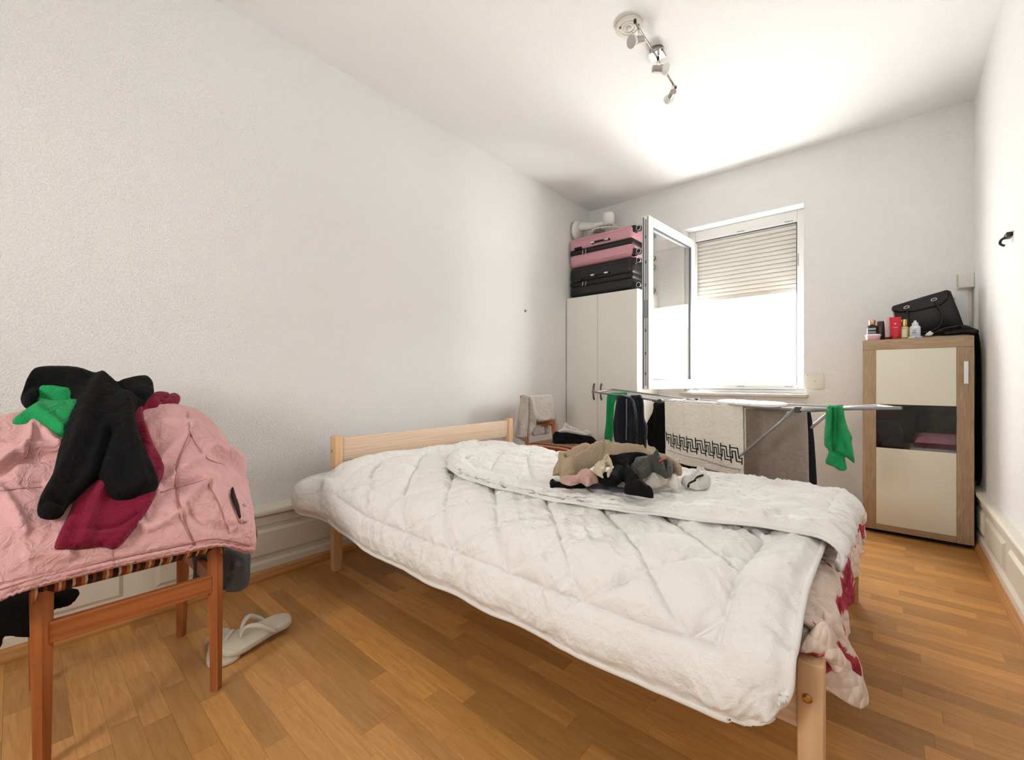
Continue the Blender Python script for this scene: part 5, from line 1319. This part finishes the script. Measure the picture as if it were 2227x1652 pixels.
g2 = garment('shirt', c3([(1095, 345), (1180, 338), (1282, 345), (1302, 450), (1340, 600), (1396, 720), (1390, 780), (1426, 1000), (1410, 1026), (1310, 952), (1332, 1085), (1310, 1116), (1240, 1116), (1170, 1070), (1073, 1025), (1110, 910), (1100, 860), (1058, 790), (1075, 500)]), plane_g(rw, (0.15, -1, 0)), M_green, 0.03, 0, 2.5, [(c3([(1160, 380), (1165, 700), (1170, 880)]), -0.016, 3), (c3([(1220, 380), (1210, 700), (1180, 860)]), -0.014, 3), (c3([(1130, 400), (1110, 700)]), 0.012, 4), (c3([(1180, 880), (1300, 940), (1420, 1000)]), -0.014, 3), (c3([(1260, 420), (1290, 700), (1380, 900)]), 0.014, 6), (c3([(1170, 900), (1165, 1060)]), 0.012, 4)], (0.007, 18, (1, 1, .5)), 38, 0.02)
tag(g2, 'bright green shirt hanging from rack wing in front of oak cabinet', 'shirt')

# ================================================================== CLOTHES HEAP ON THE BED
def pile(P):
    x, y, z = P[..., 0], P[..., 1], P[..., 2]
    r2 = ((x + 0.93) / 0.34) ** 2 + ((y - 1.83) / 0.26) ** 2
    return z - (0.562 + 0.10 * np.exp(-r2 * 1.3))
S6 = 400 / 2227
def c6(poly): return zz(poly, 1180, 960, S6)
pl_ = lambda k: (lambda P: pile(P) - k)
GP = 'clothes heaped on the bed'
o = garment('sock', c6([(80, 520), (90, 490), (130, 475), (162, 505), (250, 514), (340, 512), (480, 500), (560, 520), (540, 548), (380, 552), (270, 557), (150, 552), (100, 562)]), pl_(0.0), M_black, 0.016, 0, 2, (), (0.0068, 31.5, (1, 1, 1)), 3, 0.012)
tag(o, 'black sock at the headboard end of the clothes heap', 'sock', GP)
o = garment('shirt', c6([(500, 540), (600, 513), (760, 515), (900, 545), (1000, 540), (1290, 550), (1312, 600), (1200, 610), (1000, 605), (860, 590), (700, 562), (560, 556)]), pl_(0.0), cloth('grey_print', (96, 96, 104)), 0.01, 0, 2, (), (0.0051, 31.5, (1, 1, 1)), 5, 0.01)
tag(o, 'flat grey shirt at the bottom of the heap, under black leggings', 'shirt', GP)
o = garment('shirt', c6([(900, 530), (970, 470), (1165, 450), (1290, 400), (1350, 360), (1450, 400), (1500, 420), (1570, 385), (1622, 430), (1662, 480), (1640, 572), (1570, 560), (1480, 520), (1400, 545), (1300, 552), (1000, 545)]), pl_(0.012), cloth('offwhite_cotton', (232, 224, 212)), 0.022, 0, 2, [(c6([(1200, 500), (1400, 480), (1600, 520)]), 0.008, 4), (c6([(1540, 400), (1600, 470), (1640, 480)]), -0.006, 2)], (0.0102, 23.1, (1, 1, 1)), 6, 0.018)
tag(o, 'off-white shirt in the heap below the grey marl tee', 'shirt', GP)
tr2 = garment('trousers', c6([(120, 400), (150, 360), (215, 322), (190, 225), (208, 180), (260, 168), (350, 180), (450, 130), (560, 105), (640, 128), (700, 130), (768, 95), (800, 104), (1000, 112), (1200, 118), (1240, 135), (1400, 188), (1480, 204), (1560, 268), (1650, 330), (1692, 365), (1672, 402), (1600, 392), (1540, 335), (1450, 290), (1300, 225), (1200, 175), (1100, 180), (900, 200), (780, 220), (740, 230), (620, 285), (480, 375), (400, 432), (330, 447), (232, 447), (200, 400)]), pl_(0.03), cloth('khaki_linen', (176, 156, 130), 0.9, 500, .4), 0.035, 0, 2.2,
              [(c6([(200, 400), (330, 400), (480, 320), (640, 210), (770, 130)]), 0.022, 7), (c6([(350, 370), (320, 290), (290, 220)]), -0.016, 3), (c6([(330, 190), (450, 180), (600, 140)]), 0.012, 5), (c6([(300, 250), (420, 240), (560, 190)]), -0.012, 3), (c6([(770, 100), (765, 190)]), -0.014, 3), (c6([(800, 150), (1000, 140), (1200, 140)]), 0.012, 5)], (0.0102, 18.9, (1, 1, 1)), 13, 0.02)
tag(tr2, 'khaki linen trousers across the top of the clothes heap', 'trousers', GP)
o = garment('bra', c6([(215, 465), (250, 442), (380, 436), (420, 420), (462, 380), (530, 362), (590, 380), (642, 430), (682, 480), (610, 500), (570, 526), (520, 526), (470, 490), (420, 504), (330, 522), (232, 492)]), pl_(0.045), cloth('dusty_pink_satin', (198, 158, 146), 0.5), 0.03, 0, 2, [(c6([(250, 470), (330, 470), (410, 450)]), -0.010, 3), (c6([(480, 470), (570, 480), (660, 480)]), -0.006, 2)], (0.0034, 23.1, (1, 1, 1)), 4, 0.03)
tag(o, 'dusty pink bra poking out of the clothes heap', 'bra', GP)
o = garment('leggings', c6([(780, 215), (900, 190), (1100, 170), (1200, 170), (1292, 205), (1200, 240), (1110, 280), (1065, 340), (1160, 440), (1230, 540), (1332, 630), (1327, 672), (1150, 642), (1010, 622), (983, 590), (1010, 520), (970, 470), (900, 522), (800, 527), (680, 482), (650, 432), (700, 410), (770, 420), (850, 360), (855, 280), (790, 250)]), pl_(0.042), M_black, 0.028, 0, 2.2, [(c6([(1010, 400), (1100, 520), (1200, 630)]), 0.012, 6), (c6([(880, 300), (1000, 360), (1080, 430)]), -0.010, 3), (c6([(1020, 560), (1150, 590), (1250, 610)]), -0.006, 2)], (0.0102, 21, (1, 1, 1)), 14, 0.02)
tag(o, 'black leggings spilling from the middle of the clothes heap', 'leggings', GP)
o = garment('tee_shirt', c6([(1110, 240), (1200, 214), (1350, 220), (1430, 243), (1500, 240), (1562, 270), (1582, 340), (1548, 402), (1490, 437), (1440, 405), (1340, 355), (1290, 402), (1170, 447), (1060, 342), (1100, 290)]), pl_(0.055), cloth('grey_marl', (74, 74, 70), 0.95, 300, .5, (60, 0.35)), 0.03, 0, 2.2, [(c6([(1150, 380), (1280, 320), (1380, 280)]), 0.012, 5), (c6([(1420, 260), (1480, 330), (1500, 420)]), -0.014, 3), (c6([(1330, 230), (1420, 330), (1450, 400)]), 0.010, 4)], (0.0102, 23.1, (1, 1, 1)), 15, 0.02)
tag(o, 'grey marl tee shirt crumpled on the heap beside black leggings', 'tee shirt', GP)
o = garment('blouse', c6([(760, 218), (810, 210), (846, 270), (842, 345), (800, 422), (778, 392), (826, 310), (790, 290), (765, 305), (760, 350), (722, 398), (740, 432), (690, 412), (610, 362), (640, 332), (720, 282), (738, 240)]), pl_(0.072), cloth('ecru_frill', (206, 188, 160)), 0.016, 0, 1.8, [(c6([(640, 350), (720, 310), (790, 240)]), 0.010, 3)], (0.0085, 42, (1, 1, 1)), 16, 0.01)
tag(o, 'ecru frilled blouse cuff curling out of the heap', 'blouse', GP)
o = garment('underwear', c6([(1680, 482), (1780, 450), (1818, 366), (1850, 402), (1930, 404), (1985, 450), (2042, 502), (1982, 560), (1880, 577), (1790, 552), (1700, 522)]), pl_(0.0), cloth('pale_grey_cotton', (214, 210, 204)), 0.04, 0, 1.8, [(c6([(1850, 480), (1900, 440), (1960, 470)]), 0.012, 3), (c6([(1800, 540), (1830, 470), (1820, 400)]), -0.012, 3)], (0.0102, 27.3, (1, 1, 1)), 17, 0.03)
tag(o, 'pale grey underwear with thin black trim lying beside the heap', 'underwear', GP)
for pl2 in ([(1765, 545), (1775, 505), (1850, 468)], [(1838, 472), (1870, 430), (1942, 404)]):
    pts = hit(pl_(0.040), resample(spline(c6(pl2), 6), 2)); MB().tube(pts, 0.0035, 6).build('elastic_trim', M_black, o, True)
pts = hit(pl_(0.095), resample(np.array(c6([(1415, 240), (1440, 222), (1490, 208)])), 2)); MB().tube(pts, 0.004, 6).build('waist_tag', mat('red_tag', (196, 60, 62), 0.7), tr2, True)
